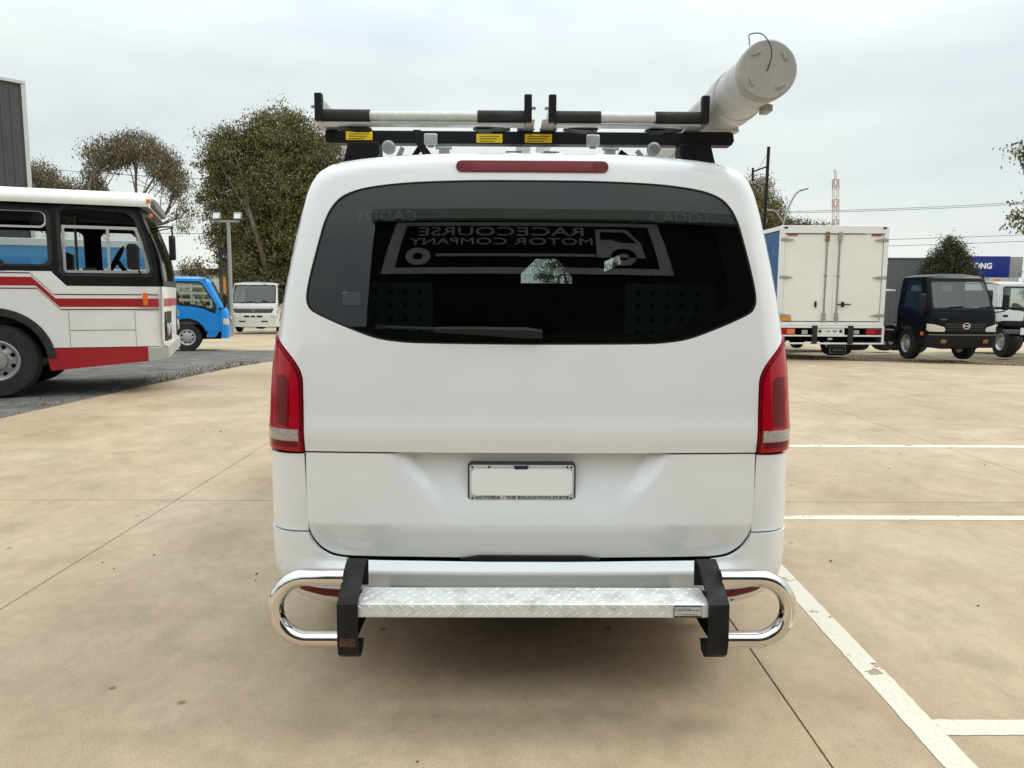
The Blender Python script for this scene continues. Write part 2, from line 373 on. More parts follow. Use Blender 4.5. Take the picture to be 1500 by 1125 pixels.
# asphalt strip under the bus
edgeL = [(-5.9, -8), (-5.72, 5), (-5.592, 8.2), (-5.44, 11.06), (-5.03, 15.8), (-4.6, 19.0)]
asp = [(-40, -8)] + edgeL + [(-3, 19.6), (4, 20.2), (4, 21.0), (-9, 20.6), (-40, 20.0)]
tag(patch('asphalt_strip', asp, [], flat(-.012), 4.0, ASPH, None, rim=.03, facing=(0, 0, 1), hb=2), 'dark coarse asphalt strip beside the concrete slabs', None, kind='structure')
ver = [(-4.59, 19.1), (-4.4, 17.9), (6.5, 17.6), (8.6, 16.95), (10.9, 15.65), (40, 2), (40, 19.5), (6.5, 19.8), (4.1, 20.1), (-2.9, 19.5)]
tag(patch('dirt_verge', ver, [], flat(-.02), 3.0, DIRT, None, rim=.03, facing=(0, 0, 1), hb=1.5), 'weedy brown dirt strip where the trucks are parked', None, kind='structure')
# concrete slabs between saw-cut joints
yard = tag(empty('concrete_yard'), 'beige concrete yard cast in large slabs with dark joints', None, kind='structure')
def clip(poly, a, b):
    """keep the part of poly left of a->b"""
    res = []; n = len(poly); f = lambda p: (b[0]-a[0])*(p[1]-a[1]) - (b[1]-a[1])*(p[0]-a[0])
    for i in range(n):
        p, q = poly[i], poly[(i+1) % n]; fp, fq = f(p), f(q)
        if fp >= 0: res.append(p)
        if (fp >= 0) != (fq >= 0):
            t = fp / (fp - fq); res.append((p[0] + (q[0]-p[0])*t, p[1] + (q[1]-p[1])*t))
    return res
xs = [-5.34 - 1.2, -2.213, .972, 4.097, 7.22, 10.35, 13.5, 16.6, 19.7, 22.8]; yj = [-13.1, -7.05, -1.05, 4.95, 10.95, 19.5]
g = .0035
farE = [(-8, 17.9), (6.6, 17.55), (8.64, 16.85), (10.885, 15.6), (24, 7.9)]
for i in range(len(xs) - 1):
    for j in range(len(yj) - 1):
        if j == 0 and i > 6: continue
        p = [(xs[i] + g, yj[j] + g), (xs[i+1] - g, yj[j] + g), (xs[i+1] - g, yj[j+1] - g), (xs[i] + g, yj[j+1] - g)]
        if i == 0:
            for k in range(len(edgeL) - 1): p = clip(p, (edgeL[k+1][0]+.004, edgeL[k+1][1]), (edgeL[k][0]+.004, edgeL[k][1]))
        p = clip(p, farE[1], farE[0]); p = clip(p, farE[2], farE[1]); p = clip(p, farE[3], farE[2]); p = clip(p, farE[4], farE[3])
        if len(p) < 3: continue
        pa = np.array(p); 
        if np.ptp(pa[:, 0]) < .2 or np.ptp(pa[:, 1]) < .2: continue
        patch('slab', p, [], flat(0), 1.5, CONC, yard, rim=.03, facing=(0, 0, 1), hb=.75)
# painted bay lines, worn
lp = bpy.data.materials.new('line_paint'); lp.use_nodes = True; t = lp.node_tree; bs = t.nodes['Principled BSDF']
bs.inputs['Base Color'].default_value = (.70, .66, .55, 1); bs.inputs['Roughness'].default_value = .7
gg = N(t, 'ShaderNodeNewGeometry'); n1 = N(t, 'ShaderNodeTexNoise'); n1.inputs['Scale'].default_value = 7; n1.inputs['Detail'].default_value = 8; n1.inputs['Roughness'].default_value = .62
t.links.new(gg.outputs['Position'], n1.inputs['Vector'])
rr = N(t, 'ShaderNodeMapRange'); rr.inputs[1].default_value = .375; rr.inputs[2].default_value = .385; t.links.new(n1.outputs['Fac'], rr.inputs[0])
t.links.new(rr.outputs[0], bs.inputs['Alpha'])
n2 = N(t, 'ShaderNodeTexNoise'); n2.inputs['Scale'].default_value = 60; t.links.new(gg.outputs['Position'], n2.inputs['Vector'])
cm = N(t, 'ShaderNodeValToRGB'); cm.color_ramp.elements[0].position = .3; cm.color_ramp.elements[0].color = (.54, .50, .40, 1); cm.color_ramp.elements[1].position = .6; cm.color_ramp.elements[1].color = (.60, .56, .46, 1)
t.links.new(n2.outputs['Fac'], cm.inputs[0]); t.links.new(cm.outputs[0], bs.inputs['Base Color'])
def stripe(a, b, w, lab):
    a, b = Vector((*a, 0)), Vector((*b, 0)); d = (b - a).normalized(); n = Vector((-d.y, d.x, 0)) * w / 2; k = int((b - a).length / .03)
    v = []; f = []
    for i in range(k + 1):
        p = a + (b - a) * i / k
        j1, j2 = random.uniform(-.002, .002), random.uniform(-.002, .002)
        v += [tuple(p + n * (1 + j1 / w * 2) + Vector((0, 0, .002 + gz(p.y)))), tuple(p - n * (1 + j2 / w * 2) + Vector((0, 0, .002 + gz(p.y))))]
    for i in range(k): f.append((2*i, 2*i+1, 2*i+3, 2*i+2))
    m = MB().add(v, f).build('painted_line', lp, smooth=0)
    tag(m, lab, None, kind='structure')
stripe((1.335, 1.2), (1.47, 7.4), .098, 'long white bay line running forward past the van')
stripe((1.408, 2.27), (9.5, 2.255), .088, 'worn white cross line joining the long line')
stripe((1.468, 4.588), (9.5, 4.570), .092, 'white cross line past the joint')
stripe((1.52, 6.87), (9.5, 6.87), .11, 'white cross line farthest across the slab')
# loose grit on the slab
STONE = mat('grit_stone', (.06, .045, .03), .9)
mb = MB()
for k in range(95):
    if k < 70: x, y = rng.uniform(-5, 5), rng.uniform(2.0, 8)
    else: x, y = rng.uniform(-5, 9), rng.uniform(6, 14)
    r = rng.uniform(.003, .009) * (1.6 if rng.random() < .12 else 1); q = [[rng.uniform(.7, 1.2) for _ in range(6)]][0]
    mb.add([(x+r*q[0], y, r*.4), (x, y+r*q[1], r*.3), (x-r*q[2], y, r*.4), (x, y-r*q[3], r*.3), (x, y, r*q[4]), (x, y, 0)],
           [(0,1,4),(1,2,4),(2,3,4),(3,0,4),(1,0,5),(2,1,5),(3,2,5),(0,3,5)])
tag(mb.build('grit', STONE, smooth=0), 'scattered dark grit and small stones on the concrete', 'grit', kind='stuff')
# dry weeds along the slab edges
WEED = mat('dry_weed', (.30, .235, .12), .9, var=.5, vscale=9)
mb = MB()
def tuft(x, y, z, h, n):
    for _ in range(n):
        a = rng.uniform(0, 6.28); l = h * rng.uniform(.5, 1.1); dx, dy = math.cos(a)*l*.45, math.sin(a)*l*.45; w = .006; px, py = -math.sin(a)*w, math.cos(a)*w
        mb.add([(x-px, y-py, z), (x+px, y+py, z), (x+dx*.5+px*.7, y+dy*.5+py*.7, z+l*.7), (x+dx*.5-px*.7, y+dy*.5-py*.7, z+l*.7), (x+dx, y+dy, z+l)], [(0,1,2,3), (3,2,4)])
def along(pts, n, off, h):
    P = [np.array(p) for p in pts]; L = np.cumsum([0] + [np.linalg.norm(P[i+1]-P[i]) for i in range(len(P)-1)])
    for _ in range(n):
        s = rng.uniform(0, L[-1]); i = min(np.searchsorted(L, s) - 1, len(P) - 2); i = max(i, 0); q = P[i] + (P[i+1]-P[i]) * (s-L[i]) / (L[i+1]-L[i])
        d = (P[i+1]-P[i]); d /= np.linalg.norm(d); nn = np.array([-d[1], d[0]]); q = q + nn * abs(rng.normal(0, off))
        tuft(q[0], q[1], float(gz(q[1])) - .015, h * rng.uniform(.3, 1), 9)
along(edgeL[2:], 150, .10, .045); along([(-5.4, 11.5), (-5.03, 15.8)], 170, .35, .07); along([(-9, 8.9), (-5.6, 9.2)], 50, .3, .06)
along(list(reversed([(15, 13.2), (10.9, 15.72), (8.6, 17.0), (6.6, 17.65)])) if False else [(6.6, 17.65), (8.6, 17.0), (10.9, 15.72), (15, 13.2)], 480, .35, .07)
tag(mb.build('dry_weeds', WEED, smooth=0), 'dry weeds growing along the edges of the concrete', 'weeds', kind='stuff')
# ================================================================ the van (local: x across, y forward, z up; y=0 at the tailgate)
van = empty('panel_van', (.092, 2.56, 0), 0, 'white panel van seen from behind with ladder rack, grey tube and rear step', 'van')
half = [(.0, 1.891), (.25, 1.888), (.45, 1.880), (.60, 1.868), (.70, 1.851), (.755, 1.826), (.785, 1.793), (.811, 1.734), (.843, 1.61), (.887, 1.41), (.925, 1.197), (.938, 1.04), (.945, .875), (.947, .70), (.947, .543), (.943, .42), (.928, .36), (.885, .297), (.82, .258), (.74, .243)]
hs = spline(half, 22)
OUT = np.array(hs + [(-x, z) for x, z in reversed(hs)][:-1])           # runs right side down, then left side up
OUT = np.array([p for i, p in enumerate(OUT) if i == 0 or np.linalg.norm(p - OUT[i-1]) > 1e-4])
_T = np.roll(OUT, -1, 0) - np.roll(OUT, 1, 0); ONRM = np.column_stack([-_T[:, 1], _T[:, 0]]); ONRM /= np.linalg.norm(ONRM, axis=1)[:, None]
if np.mean((ONRM * (OUT - [0, 1.1])).sum(1)) < 0: ONRM *= -1
ROUND = lambda z: np.interp(z, [.3, 1.25, 1.72, 1.9], [.125, .125, .075, .052])
def rear_y(x, z, part):
    if part == 'bumper':
        e_ = 1 - sm((np.abs(x) - .60) / .26)
        y = (1 - e_) * np.interp(z, [.23, .29, .36, .56], [.03, .008, .0, .0]) + e_ * np.interp(z, [.23, .262, .30, .385, .412, .436, .45, .56], [.05, .0, -.014, -.028, -.036, -.012, 0, 0])
    elif part == 'glass':
        y = np.interp(z, ZG, YG) + .004
    else:
        y = np.interp(z, ZP, YP)
        if part == 'lower':
            y = np.interp(z, [.44, .577, .583, .70, .84], [.03, .0, -.001, .004, .013])
            hw = .40 + (z - .65) * .62
            y = y + .042 * sm((hw - np.abs(x)) / .11) * sm((z - .575) / .22)
    return y + .030 * (np.abs(x) / .9) ** 2.4
# side profile of the tailgate, smoothed
_z = np.linspace(.3, 1.95, 400); _k = np.interp(_z, [.3, .833, .872, .905, .96, 1.05, 1.20, 1.35, 1.5, 1.65, 1.79, 1.9], [.012, .011, .003, .0, .010, .018, .036, .057, .082, .111, .143, .172])
_k = np.convolve(np.pad(_k, 5, 'edge'), np.ones(11) / 11, 'valid'); ZP, YP = _z, _k; ZG, YG = _z, np.convolve(np.pad(_k, 20, 'edge'), np.ones(41) / 41, 'valid')
def vmap(part, off=0.0):
    def f(V):
        d2 = ((V[:, None, :] - OUT[None]) ** 2).sum(2); i = d2.argmin(1)
        best = np.full(len(V), 1e9); foot = np.zeros_like(V); n = np.zeros_like(V)
        for a in ((i - 1) % len(OUT), i):                                  # foot point on either neighbouring segment
            b = (a + 1) % len(OUT); ab = OUT[b] - OUT[a]; tt = np.clip(((V - OUT[a]) * ab).sum(1) / ((ab ** 2).sum(1) + 1e-12), 0, 1)[:, None]
            p = OUT[a] + ab * tt; dd = ((V - p) ** 2).sum(1); w = dd < best
            best = np.where(w, dd, best); foot[w] = p[w]; n[w] = (ONRM[a] * (1 - tt) + ONRM[b] * tt)[w]
        n /= np.linalg.norm(n, axis=1)[:, None]
        d = -((V - foot) * n).sum(1)                                       # depth inside the outline
        r = ROUND(foot[:, 1]); s = r - d; th = np.clip(s / r, 0, math.pi / 2)
        base = foot - n * r[:, None]
        xz = np.where((s > 0)[:, None], base + n * (r * np.sin(th))[:, None], V)
        dy = np.where(s > 0, r * (1 - np.cos(th)) + np.clip(s - r * math.pi / 2, 0, None), 0)
        y = rear_y(xz[:, 0], xz[:, 1], part) + dy
        if off:
            nx = n * np.sin(th)[:, None]; xz = xz + nx * off; y = y - np.cos(th) * off
        return np.column_stack([xz[:, 0], y, xz[:, 1]])
    return f
def clampmap(f):
    """evaluate in chunks"""
    def gfun(V):
        return np.vstack([f(V[i:i+1500]) for i in range(0, len(V), 1500)])
    return gfun
def both(L): return L + [(-x, z) for x, z in reversed(L)]
WRAP = lambda z: ROUND(z) * (math.pi / 2 - 1) + .03
offo = OUT + ONRM * WRAP(OUT[:, 1])[:, None]                              # flat outline, unrolled onto the sides
def off_right(z0, z1):
    q = [tuple(p) for p in offo if p[0] > 0 and z0 < p[1] < z1]; return q     # top to bottom on the right side
# right-half windows and lamps (flat coordinates)
win_h = [(0, 1.784), (.2, 1.783), (.383, 1.777), (.50, 1.768), (.60, 1.752), (.665, 1.727), (.703, 1.69), (.728, 1.64), (.745, 1.58), (.765, 1.50), (.783, 1.42), (.789, 1.37), (.783, 1.343), (.766, 1.322), (.71, 1.294), (.62, 1.257), (.54, 1.230), (.46, 1.218), (.38, 1.214), (.2, 1.212), (0, 1.211)]
ws = spline(win_h, 5); WINDOW = ws + [(-x, z) for x, z in reversed(ws)][1:-1]
cx_, cz_ = 0, 1.5
lamp_in = spline([(.797, .834), (.799, .95), (.801, 1.05), (.804, 1.092), (.818, 1.128), (.845, 1.163), (.89, 1.203), (.955, 1.245), (1.02, 1.27)], 5)
# upper tailgate: shut line, lamps, unrolled outline, window opening
up_r = [(.790, .836)] + [(x - .006, z + .002) for x, z in lamp_in] + list(reversed(off_right(1.285, 1.95)))
TG = [p for p in up_r if p[1] >= .836]; TG = TG + [(-x, z) for x, z in reversed(TG) if abs(x) > 1e-6]
tailgate = patch('tailgate', TG, [WINDOW], clampmap(vmap('upper')), .022, PAINT, van, rim=.014, hb=.012)
low_h = [(.790, .830), (.789, .70), (.786, .60), (.778, .545), (.755, .502), (.722, .474), (.68, .459), (.60, .4545), (.35, .4535), (.15, .452)]
lw = [(.790, .830)] + spline(low_h, 4)[1:]; LOW = lw + [(-x, z) for x, z in reversed(lw)]
lowp = patch('lower_panel', LOW, [], clampmap(vmap('lower')), .018, PAINT, tailgate, rim=.014, hb=.012)
# black pull recess and the seal behind the panels
mb = MB().prism([(-.25, .452), (-.18, .463), (.18, .462), (.25, .452), (.22, .440), (-.2, .442)], .012, .028, 'y'); mb.build('handle_recess', BLACK, tailgate, bevel=.002)
sealo = [(x * .985, z) for x, z in LOW]
patch('door_seal', both([(.815, .835), (.812, .60), (.79, .51), (.74, .455), (.66, .43), (.2, .425)]), [], clampmap(vmap('lower', -.03)), .05, GAP, van, rim=0)
patch('lamp_seal', both([(.79, .825), (.83, .825), (.83, 1.15), (.80, 1.11)][:4])[:4], [], clampmap(vmap('upper', -.02)), .05, GAP, van, rim=0)
# quarter strips, bumper
side_r = off_right(.548, .826)
for sgn in (1, -1):
    q = [(.7965, .826)] + side_r + [(.7875, .548)]
    q = [(sgn * x, z) for x, z in q]
    patch('quarter_panel', q, [], clampmap(vmap('upper')), .02, PAINT, van, rim=.012, hb=.012)
bl = off_right(.29, .543)
bot = [(.86, .252), (.78, .244), (.5, .24), (.2, .24)]
bi = [(x + .007, z - .005) for x, z in spline(low_h, 4) if z < .545]
BUMP = both([( .15, .446)][::-1] and [])  # placeholder, replaced below
bt = [(x, z) for x, z in reversed(bi)]
Bh = bt + [(.7865, .543)] + bl + bot
BUMP = Bh + [(-x, z) for x, z in reversed(Bh)]
patch('rear_bumper', BUMP, [], clampmap(vmap('bumper')), .016, PAINT, van, rim=.02, hb=.012)
for sgn in (1, -1):
    q = [(.545, .340), (.62, .343), (.76, .344), (.85, .350), (.82, .328), (.74, .311), (.62, .303), (.545, .302)]
    patch('bumper_reflector', [(sgn * x, z) for x, z in q], [], clampmap(vmap('bumper', .003)), .02, RED_DARK, van, rim=.006)
# tail lamps
for sgn in (1, -1):
    mir = lambda L: [(sgn * x, z) for x, z in L]
    o_l = [(1.045, 1.262), (1.05, 1.10), (1.052, .95), (1.052, .838)]
    lamp = patch('tail_lamp', mir(lamp_in + o_l), [], clampmap(vmap('upper', .005)), .016, RED_LENS, van, rim=.02, hb=.01)
    patch('lamp_core', mir([(.846, .925), (.846, 1.085), (.862, 1.10), (.905, 1.10), (.905, .925)]), [], clampmap(vmap('upper', .0062)), .02, RED_DARK, lamp, rim=.001)
    patch('reverse_lens', mir([(.812, .873), (.812, .914), (1.048, .914), (1.048, .873)]), [], clampmap(vmap('upper', .0064)), .02, CLEAR_LENS, lamp, rim=.001)
    patch('fog_lens', mir([(.818, .850), (.818, .869), (.925, .869), (.925, .850)]), [], clampmap(vmap('upper', .0064)), .02, RED_DARK, lamp, rim=.001)
    ed = spline([(.799, .838), (.8005, .95), (.8025, 1.05), (.806, 1.09), (.82, 1.126), (.847, 1.161), (.892, 1.201), (.955, 1.242)], 5)
    patch('lamp_edge', mir(ed + [(x + .007, z - .003) for x, z in reversed(ed)]), [], clampmap(vmap('upper', .0068)), .02, mat('lamp_edge_red', (.10, .002, .006), .2, spec=.2), lamp, rim=.001)
# brake light on the roof edge
BRK = rrect(-.268, .268, 1.812, 1.851, .019)
brk = patch('brake_light', BRK, [], clampmap(vmap('upper', .005)), .02, RED_DARK, van, rim=.012, hb=.006)
patch('brake_lens', rrect(-.212, .212, 1.816, 1.847, .003), [], clampmap(vmap('upper', .0062)), .02, mat('brake_red', (.15, .003, .008), .2, coat=.2, spec=.3), brk, rim=.001)
# rear window: black border, tinted pane
PANE = glass('tinted_glass', (.36, .43, .41), 1.64)
wpoly = [(x * 1.004, (z - 1.5) * 1.01 + 1.5) for x, z in WINDOW]
rearw = patch('rear_window', wpoly, [], clampmap(vmap('glass', -.002)), .02, PANE, van, rim=0, hb=.012)
inn = [(x * .88, (z - 1.49) * .86 + 1.487) for x, z in WINDOW]
patch('window_border', wpoly, [inn], clampmap(vmap('glass', -.006)), .03, DARKINT, rearw, rim=0, hb=.02)
tr_o = [(x * 1.006, (z - 1.5) * 1.012 + 1.5) for x, z in WINDOW]; tr_i = [(x * .991, (z - 1.5) * .98 + 1.5) for x, z in WINDOW]
patch('window_seal', tr_o, [tr_i], clampmap(vmap('glass', .0)), .02, BLACK, rearw, rim=.004, hb=.012)
# wiper
gy = lambda x, z: float(clampmap(vmap('glass'))(np.array([[x, z]]))[0, 1])
wp = tag(MB().build('wiper', BLACK, rearw)) if False else None
mb = MB(); n = 12
for k in range(n):
    pass
arm = [(.035, 1.248), (-.02, 1.252), (-.18, 1.258), (-.34, 1.262)]
v = []; f = []
hw = [.017, .021, .016, .010]
for i, (x, z) in enumerate(arm):
    y = gy(x, z)
    v += [(x, y - .006, z - hw[i]), (x, y - .028, z - hw[i] * .8), (x, y - .03, z + hw[i] * .7), (x, y - .006, z + hw[i])]
for i in range(3):
    for k in range(4): f.append((i*4+k, i*4+(k+1) % 4, (i+1)*4+(k+1) % 4, (i+1)*4+k))
f += [(0, 1, 2, 3), (15, 14, 13, 12)]
wiper = MB().add(v, f).build('wiper', mat('wiper_grey', (.014, .014, .015), .5, spec=.3), rearw, bevel=.004)
mb = MB(); pts = [(x, gy(x, z) - .008, z) for x, z in [(-.30, 1.262), (-.40, 1.266), (-.50, 1.269), (-.535, 1.271)]]
mb.tube(pts, [.006, .006, .006, .006], 8); mb.obox((-.525, gy(-.525, 1.271) - .012, 1.271), (.03, .012, .014)); mb.build('wiper_blade', BLACK, wiper)
# number plate
PLATEW = mat('plate_white', (.82, .82, .81), .35, var=.03)
pz0, pz1 = .660, .797; px0, px1 = -.222, .157; py = .030
npl = MB().prism(rrect(px0, px1, pz0, pz1, .012), py - .010, py + .035, 'y').build('number_plate', mat('plate_edge', (.02, .02, .035), .4), van, bevel=.002)
MB().prism(rrect(px0 + .006, px1 - .006, pz0 + .006, pz1 - .006, .009), py - .013, py - .009, 'y').build('plate_face', mat('plate_grey', (.50, .50, .48), .4, var=.08, vscale=30), npl, bevel=.001)
MB().prism(rrect(px0 + .012, px1 - .012, pz0 + .022, pz1 - .020, .02), py - .0142, py - .012, 'y').build('blank_panel', PLATEW, npl)
MB().prism([(-.062, pz1 - .008), (-.008, pz1 - .008), (-.014, pz1 - .021), (-.056, pz1 - .021)], py - .0150, py - .012, 'y').build('emblem', mat('plate_blue', (.005, .01, .07), .4), npl)
FACE_S = lambda x, y, z: Matrix.Translation((x, y, z)) @ Matrix.Rotation(R(90), 4, 'X')
DKTXT = mat('dark_lettering', (.012, .012, .018), .5)
text('lettering', 'VICTORIA - THE EDUCATION STATE', .0158, DKTXT, npl, FACE_S((px0 + px1) / 2, py - .0145, pz0 + .0148), .0006, sx=1.28)
for x, z in ((px0 + .016, pz1 - .013), (px1 - .016, pz1 - .013), (px0 + .016, pz0 + .013), (px1 - .016, pz0 + .013), (px0 + .075, pz1 - .013), (px1 - .03, pz1 - .013)):
    MB().lathe([(.0042, 0), (.0035, .002), (0, .0024)], 10, axisM((x, py - .0125, z), 'y') @ Matrix.Rotation(math.pi, 4, 'X')).build('plate_screw', BLACK, npl)
# body: sides, roof, nose swept forward from the outline
def ztop(y): return np.interp(y, [0, 3.35, 3.6, 4.35, 4.5, 4.9, 5.05], [1.9, 1.9, 1.84, 1.13, 1.07, .92, .78])
LEN = 5.05; st = [.0, .30, .5, 1.0, 1.8, 2.6, 3.2, 3.35, 3.5, 3.6, 3.8, 4.0, 4.2, 4.35, 4.5, 4.7, 4.9, 5.0, 5.05]
ringp = [tuple(p) for p in OUT]; nR = len(ringp)
V_, F_ = [], []
for k, y in enumerate(st):
    for (x, z) in ringp:
        zz = min(z, float(ztop(y))); nar = 1 - .10 * sm((y - 4.2) / .85)
        y0 = float(rear_y(np.array([x]), np.array([z]), 'upper')[0] + ROUND(z)) + .034
        tuck = .993 if k == 0 else 1.0                                   # the skin tucks under the tailgate edge
        V_.append((x * nar * tuck, y0 - .014 if k == 0 else max(y, y0 + .02) if k == 1 else y, 1.0 + ((zz if z > .31 else z) - 1.0) * tuck))
for k in range(len(st) - 1):
    for i in range(nR):
        j = (i + 1) % nR; x, z = ringp[i]; xm = (ringp[i][0] + ringp[j][0]) / 2; ym = (st[k] + st[k+1]) / 2
        if 3.6 <= ym <= 4.35 and z >= float(ztop(st[k+1])) and abs(xm) < .80: continue                       # windscreen opening
        if 3.55 <= ym <= 4.2 and 1.15 < z < 1.70 and abs(xm) > .8 and z < float(ztop(st[k+1])) - .02: continue    # door glass opening
        F_.append((k*nR+i, k*nR+j, (k+1)*nR+j, (k+1)*nR+i))
F_.append(tuple((len(st)-1)*nR + i for i in range(nR)))
body = MB().add(V_, F_).build('body', PAINT, van, smooth=.7)
MB().add([(-.70, 3.61, 1.83), (.70, 3.61, 1.83), (.78, 4.34, 1.135), (-.78, 4.34, 1.135)], [(0, 1, 2, 3)]).build('windscreen', glass('clear_glass', (.75, .80, .78), 1.5), body)
for s_ in (1, -1):
    MB().add([(s_*.925, 3.5, 1.15), (s_*.93, 4.2, 1.15), (s_*.87, 4.1, 1.3), (s_*.845, 3.5, 1.62)], [(0, 1, 2, 3)]).build('door_glass', MATS['clear_glass'], body)
    MB().box(s_*.97 - .09, s_*.97 + .09, 4.02, 4.1, 1.12, 1.36).build('wing_mirror', BLACK, van, bevel=.03)
    MB().box(s_*.70 - .15, s_*.70 + .15, 4.93, 5.06, .66, .86).build('headlight', CLEAR_LENS, van, bevel=.03)
# inside: partition with a small window, dark lining, perforated shelf ends
part = patch('partition', [(-.85, .4), (.85, .4), (.80, 1.60), (.62, 1.84), (-.62, 1.84), (-.80, 1.60)], [[(-.0, 1.455), (.31, 1.455), (.31, 1.49), (.22, 1.60), (.09, 1.60), (.0, 1.51)], [(.50, 1.525), (.66, 1.60), (.66, 1.66), (.50, 1.585)]],
             lambda V: np.column_stack([V[:, 0], np.full(len(V), 2.0), V[:, 1]]), .1, DARKINT, van, rim=.02)
MB().box(-.9, .9, .06, 3.4, .42, .46).build('cargo_floor', DARKINT, van)
lin = [(x * .955, min(1.845, (z - 1.1) * .96 + 1.1)) for x, z in ringp]; lv = []; lf = []
for k in range(2):
    for (x, z), (x0_, z0_) in zip(lin, ringp): lv.append((x, (float(rear_y(np.array([x]), np.array([z]), 'upper')[0]) + .16) if k == 0 else 3.3, z))
for i in range(nR): lf.append((i, (i + 1) % nR, (i + 1) % nR + nR, i + nR))
MB().add(lv, lf).build('cargo_lining', DARKINT, van, smooth=.7)
PEG = mat('shelf_green', (.035, .055, .05), .6)
for s_ in (1, -1):
    holes = [rrect(.42 + .058 * i, .442 + .058 * i, 1.225 + .052 * j, 1.247 + .052 * j, .004, 2) for i in range(5) for j in range(4)]
    patch('shelf_end', [(s_*.38, .5), (s_*.74, .5), (s_*.74, 1.43), (s_*.38, 1.43)], [[(s_*x, z) for x, z in h_] for h_ in holes], lambda V: np.column_stack([V[:, 0], np.full(len(V), .42), V[:, 1]]), .2, PEG, van, rim=.004)
DECAL = mat('window_decal', (.16, .18, .18), .6)
for x, z, s_ in ((.525, 1.655, 'CADDY'), (-.515, 1.655, 'YDDAC')):
    y = gy(x, z) + .012
    text('window_sticker', 'CADDY', .050, mat('decal_faint', (.16, .18, .18), .5), rearw, FACE_S(x, y, z) @ Matrix.Rotation(R(3 * (1 if x > 0 else -1)), 4, 'Y') @ (Matrix.Identity(4) if x > 0 else Matrix.Diagonal((-1, 1, 1, 1))), .0005, sx=1.3)
y = gy(-.625, 1.33) + .012
MB().box(-.66, -.60, y, y + .002, 1.345, 1.39).build('paper_label', DECAL, rearw)
# wheels
def wheel(name, loc, rad, wid, rimr, side, parent, rimmat, nuts=6, holes=0, axis='x'):
    """side = +1/-1: which way the outer face looks along the axis"""
    w = empty(name, loc, parent=parent); ax = axisM((0, 0, 0), axis); fl = ax @ (Matrix.Identity(4) if side > 0 else Matrix.Rotation(math.pi, 4, 'X'))
    h = wid / 2
    MB().lathe([(rimr * .96, -h), (rimr * 1.08, -h), (rad * .93, -h * .95), (rad * .985, -h * .7), (rad, -h * .35), (rad, h * .35), (rad * .985, h * .7), (rad * .93, h * .95), (rimr * 1.08, h), (rimr * .97, h)], 40, fl, caps=False).build('tyre', RUBBER, w)
    MB().lathe([(rimr * .97, -h * .9), (rimr * .9, -h * .5), (rimr * .985, h * .9), (rimr * .90, h * .98), (rimr * .80, h * .8), (rimr * .72, h * .45), (rimr * .45, h * .62), (rimr * .40, h * .9), (rimr * .25, h * .95), (0, h * .95)], 36, fl).build('rim', rimmat, w)
    for k in range(nuts):
        a = 2 * math.pi * k / nuts; MB().lathe([(rimr * .055, 0), (rimr * .055, h * .12), (0, h * .13)], 6, fl @ Matrix.Translation((rimr * .56 * math.cos(a), rimr * .56 * math.sin(a), h * .57))).build('wheel_nut', ALUDULL, w, smooth=0)
    for k in range(holes):
        a = 2 * math.pi * (k + .5) / holes; MB().lathe([(0, 0), (rimr * .10, 0), (rimr * .10, .004), (0, .005)], 10, fl @ Matrix.Translation((rimr * .66 * math.cos(a), rimr * .66 * math.sin(a), h * .56))).build('rim_hole', GAP, w)
    return w
RIM = mat('silver_rim', (.45, .45, .45), .35, metal=.7)
for x in (-.80, .80):
    for y in (.95, 4.15): wheel('wheel', (x, y, .33), .33, .22, .215, 1 if x > 0 else -1, van, RIM)
MB().box(-.78, .78, .15, 4.8, .30, .40).build('underbody', GAP, van)
MB().box(-.35, .35, .25, .8, .22, .32).build('muffler', mat('muffler', (.05, .045, .04), .7), van, bevel=.05)

# ---- rear step with chrome side loops
step = empty('rear_step', (0, 0, 0), parent=van)
def treadplate():
    t = bpy.data.materials.new('tread_plate'); t.use_nodes = True; tt = t.node_tree; b = tt.nodes['Principled BSDF']
    b.inputs['Base Color'].default_value = (.64, .65, .65, 1); b.inputs['Metallic'].default_value = .3; b.inputs['Roughness'].default_value = .42
    g_ = N(tt, 'ShaderNodeNewGeometry'); n_ = N(tt, 'ShaderNodeTexNoise'); n_.inputs['Scale'].default_value = 18; n_.inputs['Detail'].default_value = 8; tt.links.new(g_.outputs['Position'], n_.inputs['Vector'])
    c_ = N(tt, 'ShaderNodeValToRGB'); c_.color_ramp.elements[0].position = .32; c_.color_ramp.elements[0].color = (.55, .555, .55, 1); c_.color_ramp.elements[1].position = .5; c_.color_ramp.elements[1].color = (.74, .745, .74, 1)
    tt.links.new(n_.outputs['Fac'], c_.inputs[0]); tt.links.new(c_.outputs[0], b.inputs['Base Color']); return t
TREAD = treadplate()
sy0, sy1, sz = -.285, -.145, .412     # front, back, top of the tread
tp = MB().box(-.562, .562, sy0, sy1, sz - .046, sz).build('tread_plate', TREAD, step, bevel=.004)
MB().box(-.50, .50, -.08, .12, .285, .362).build('shade_beam', GAP, step, bevel=.01)  # black beam added for the dark band and shade below the tread
shade_spare = wheel('shade_spare_wheel', (0, .62, .235), .33, .2, .2, -1, van, GAP, axis='z')  # unseen wheel added under the floor to keep light off the ground
for s_ in (1, -1): MB().box(s_*.80 - .13, s_*.80 + .13, .50, .515, .12, .36).build('shade_flap', RUBBER, van)  # flaps added behind the rear wheels to block light under the van
MB().box(-.5, .5, 1.0, 4.6, .17, .30).build('underbody', GAP, van)  # second, lower black box added to deepen the shade beneath
for s_ in (1, -1): MB().box(s_*.86 - .06, s_*.86 + .06, 1.35, 3.75, .17, .34).build('shade_sill', BLACK, van, bevel=.02)  # low sills added to cut light coming in from the sides
bars = MB()
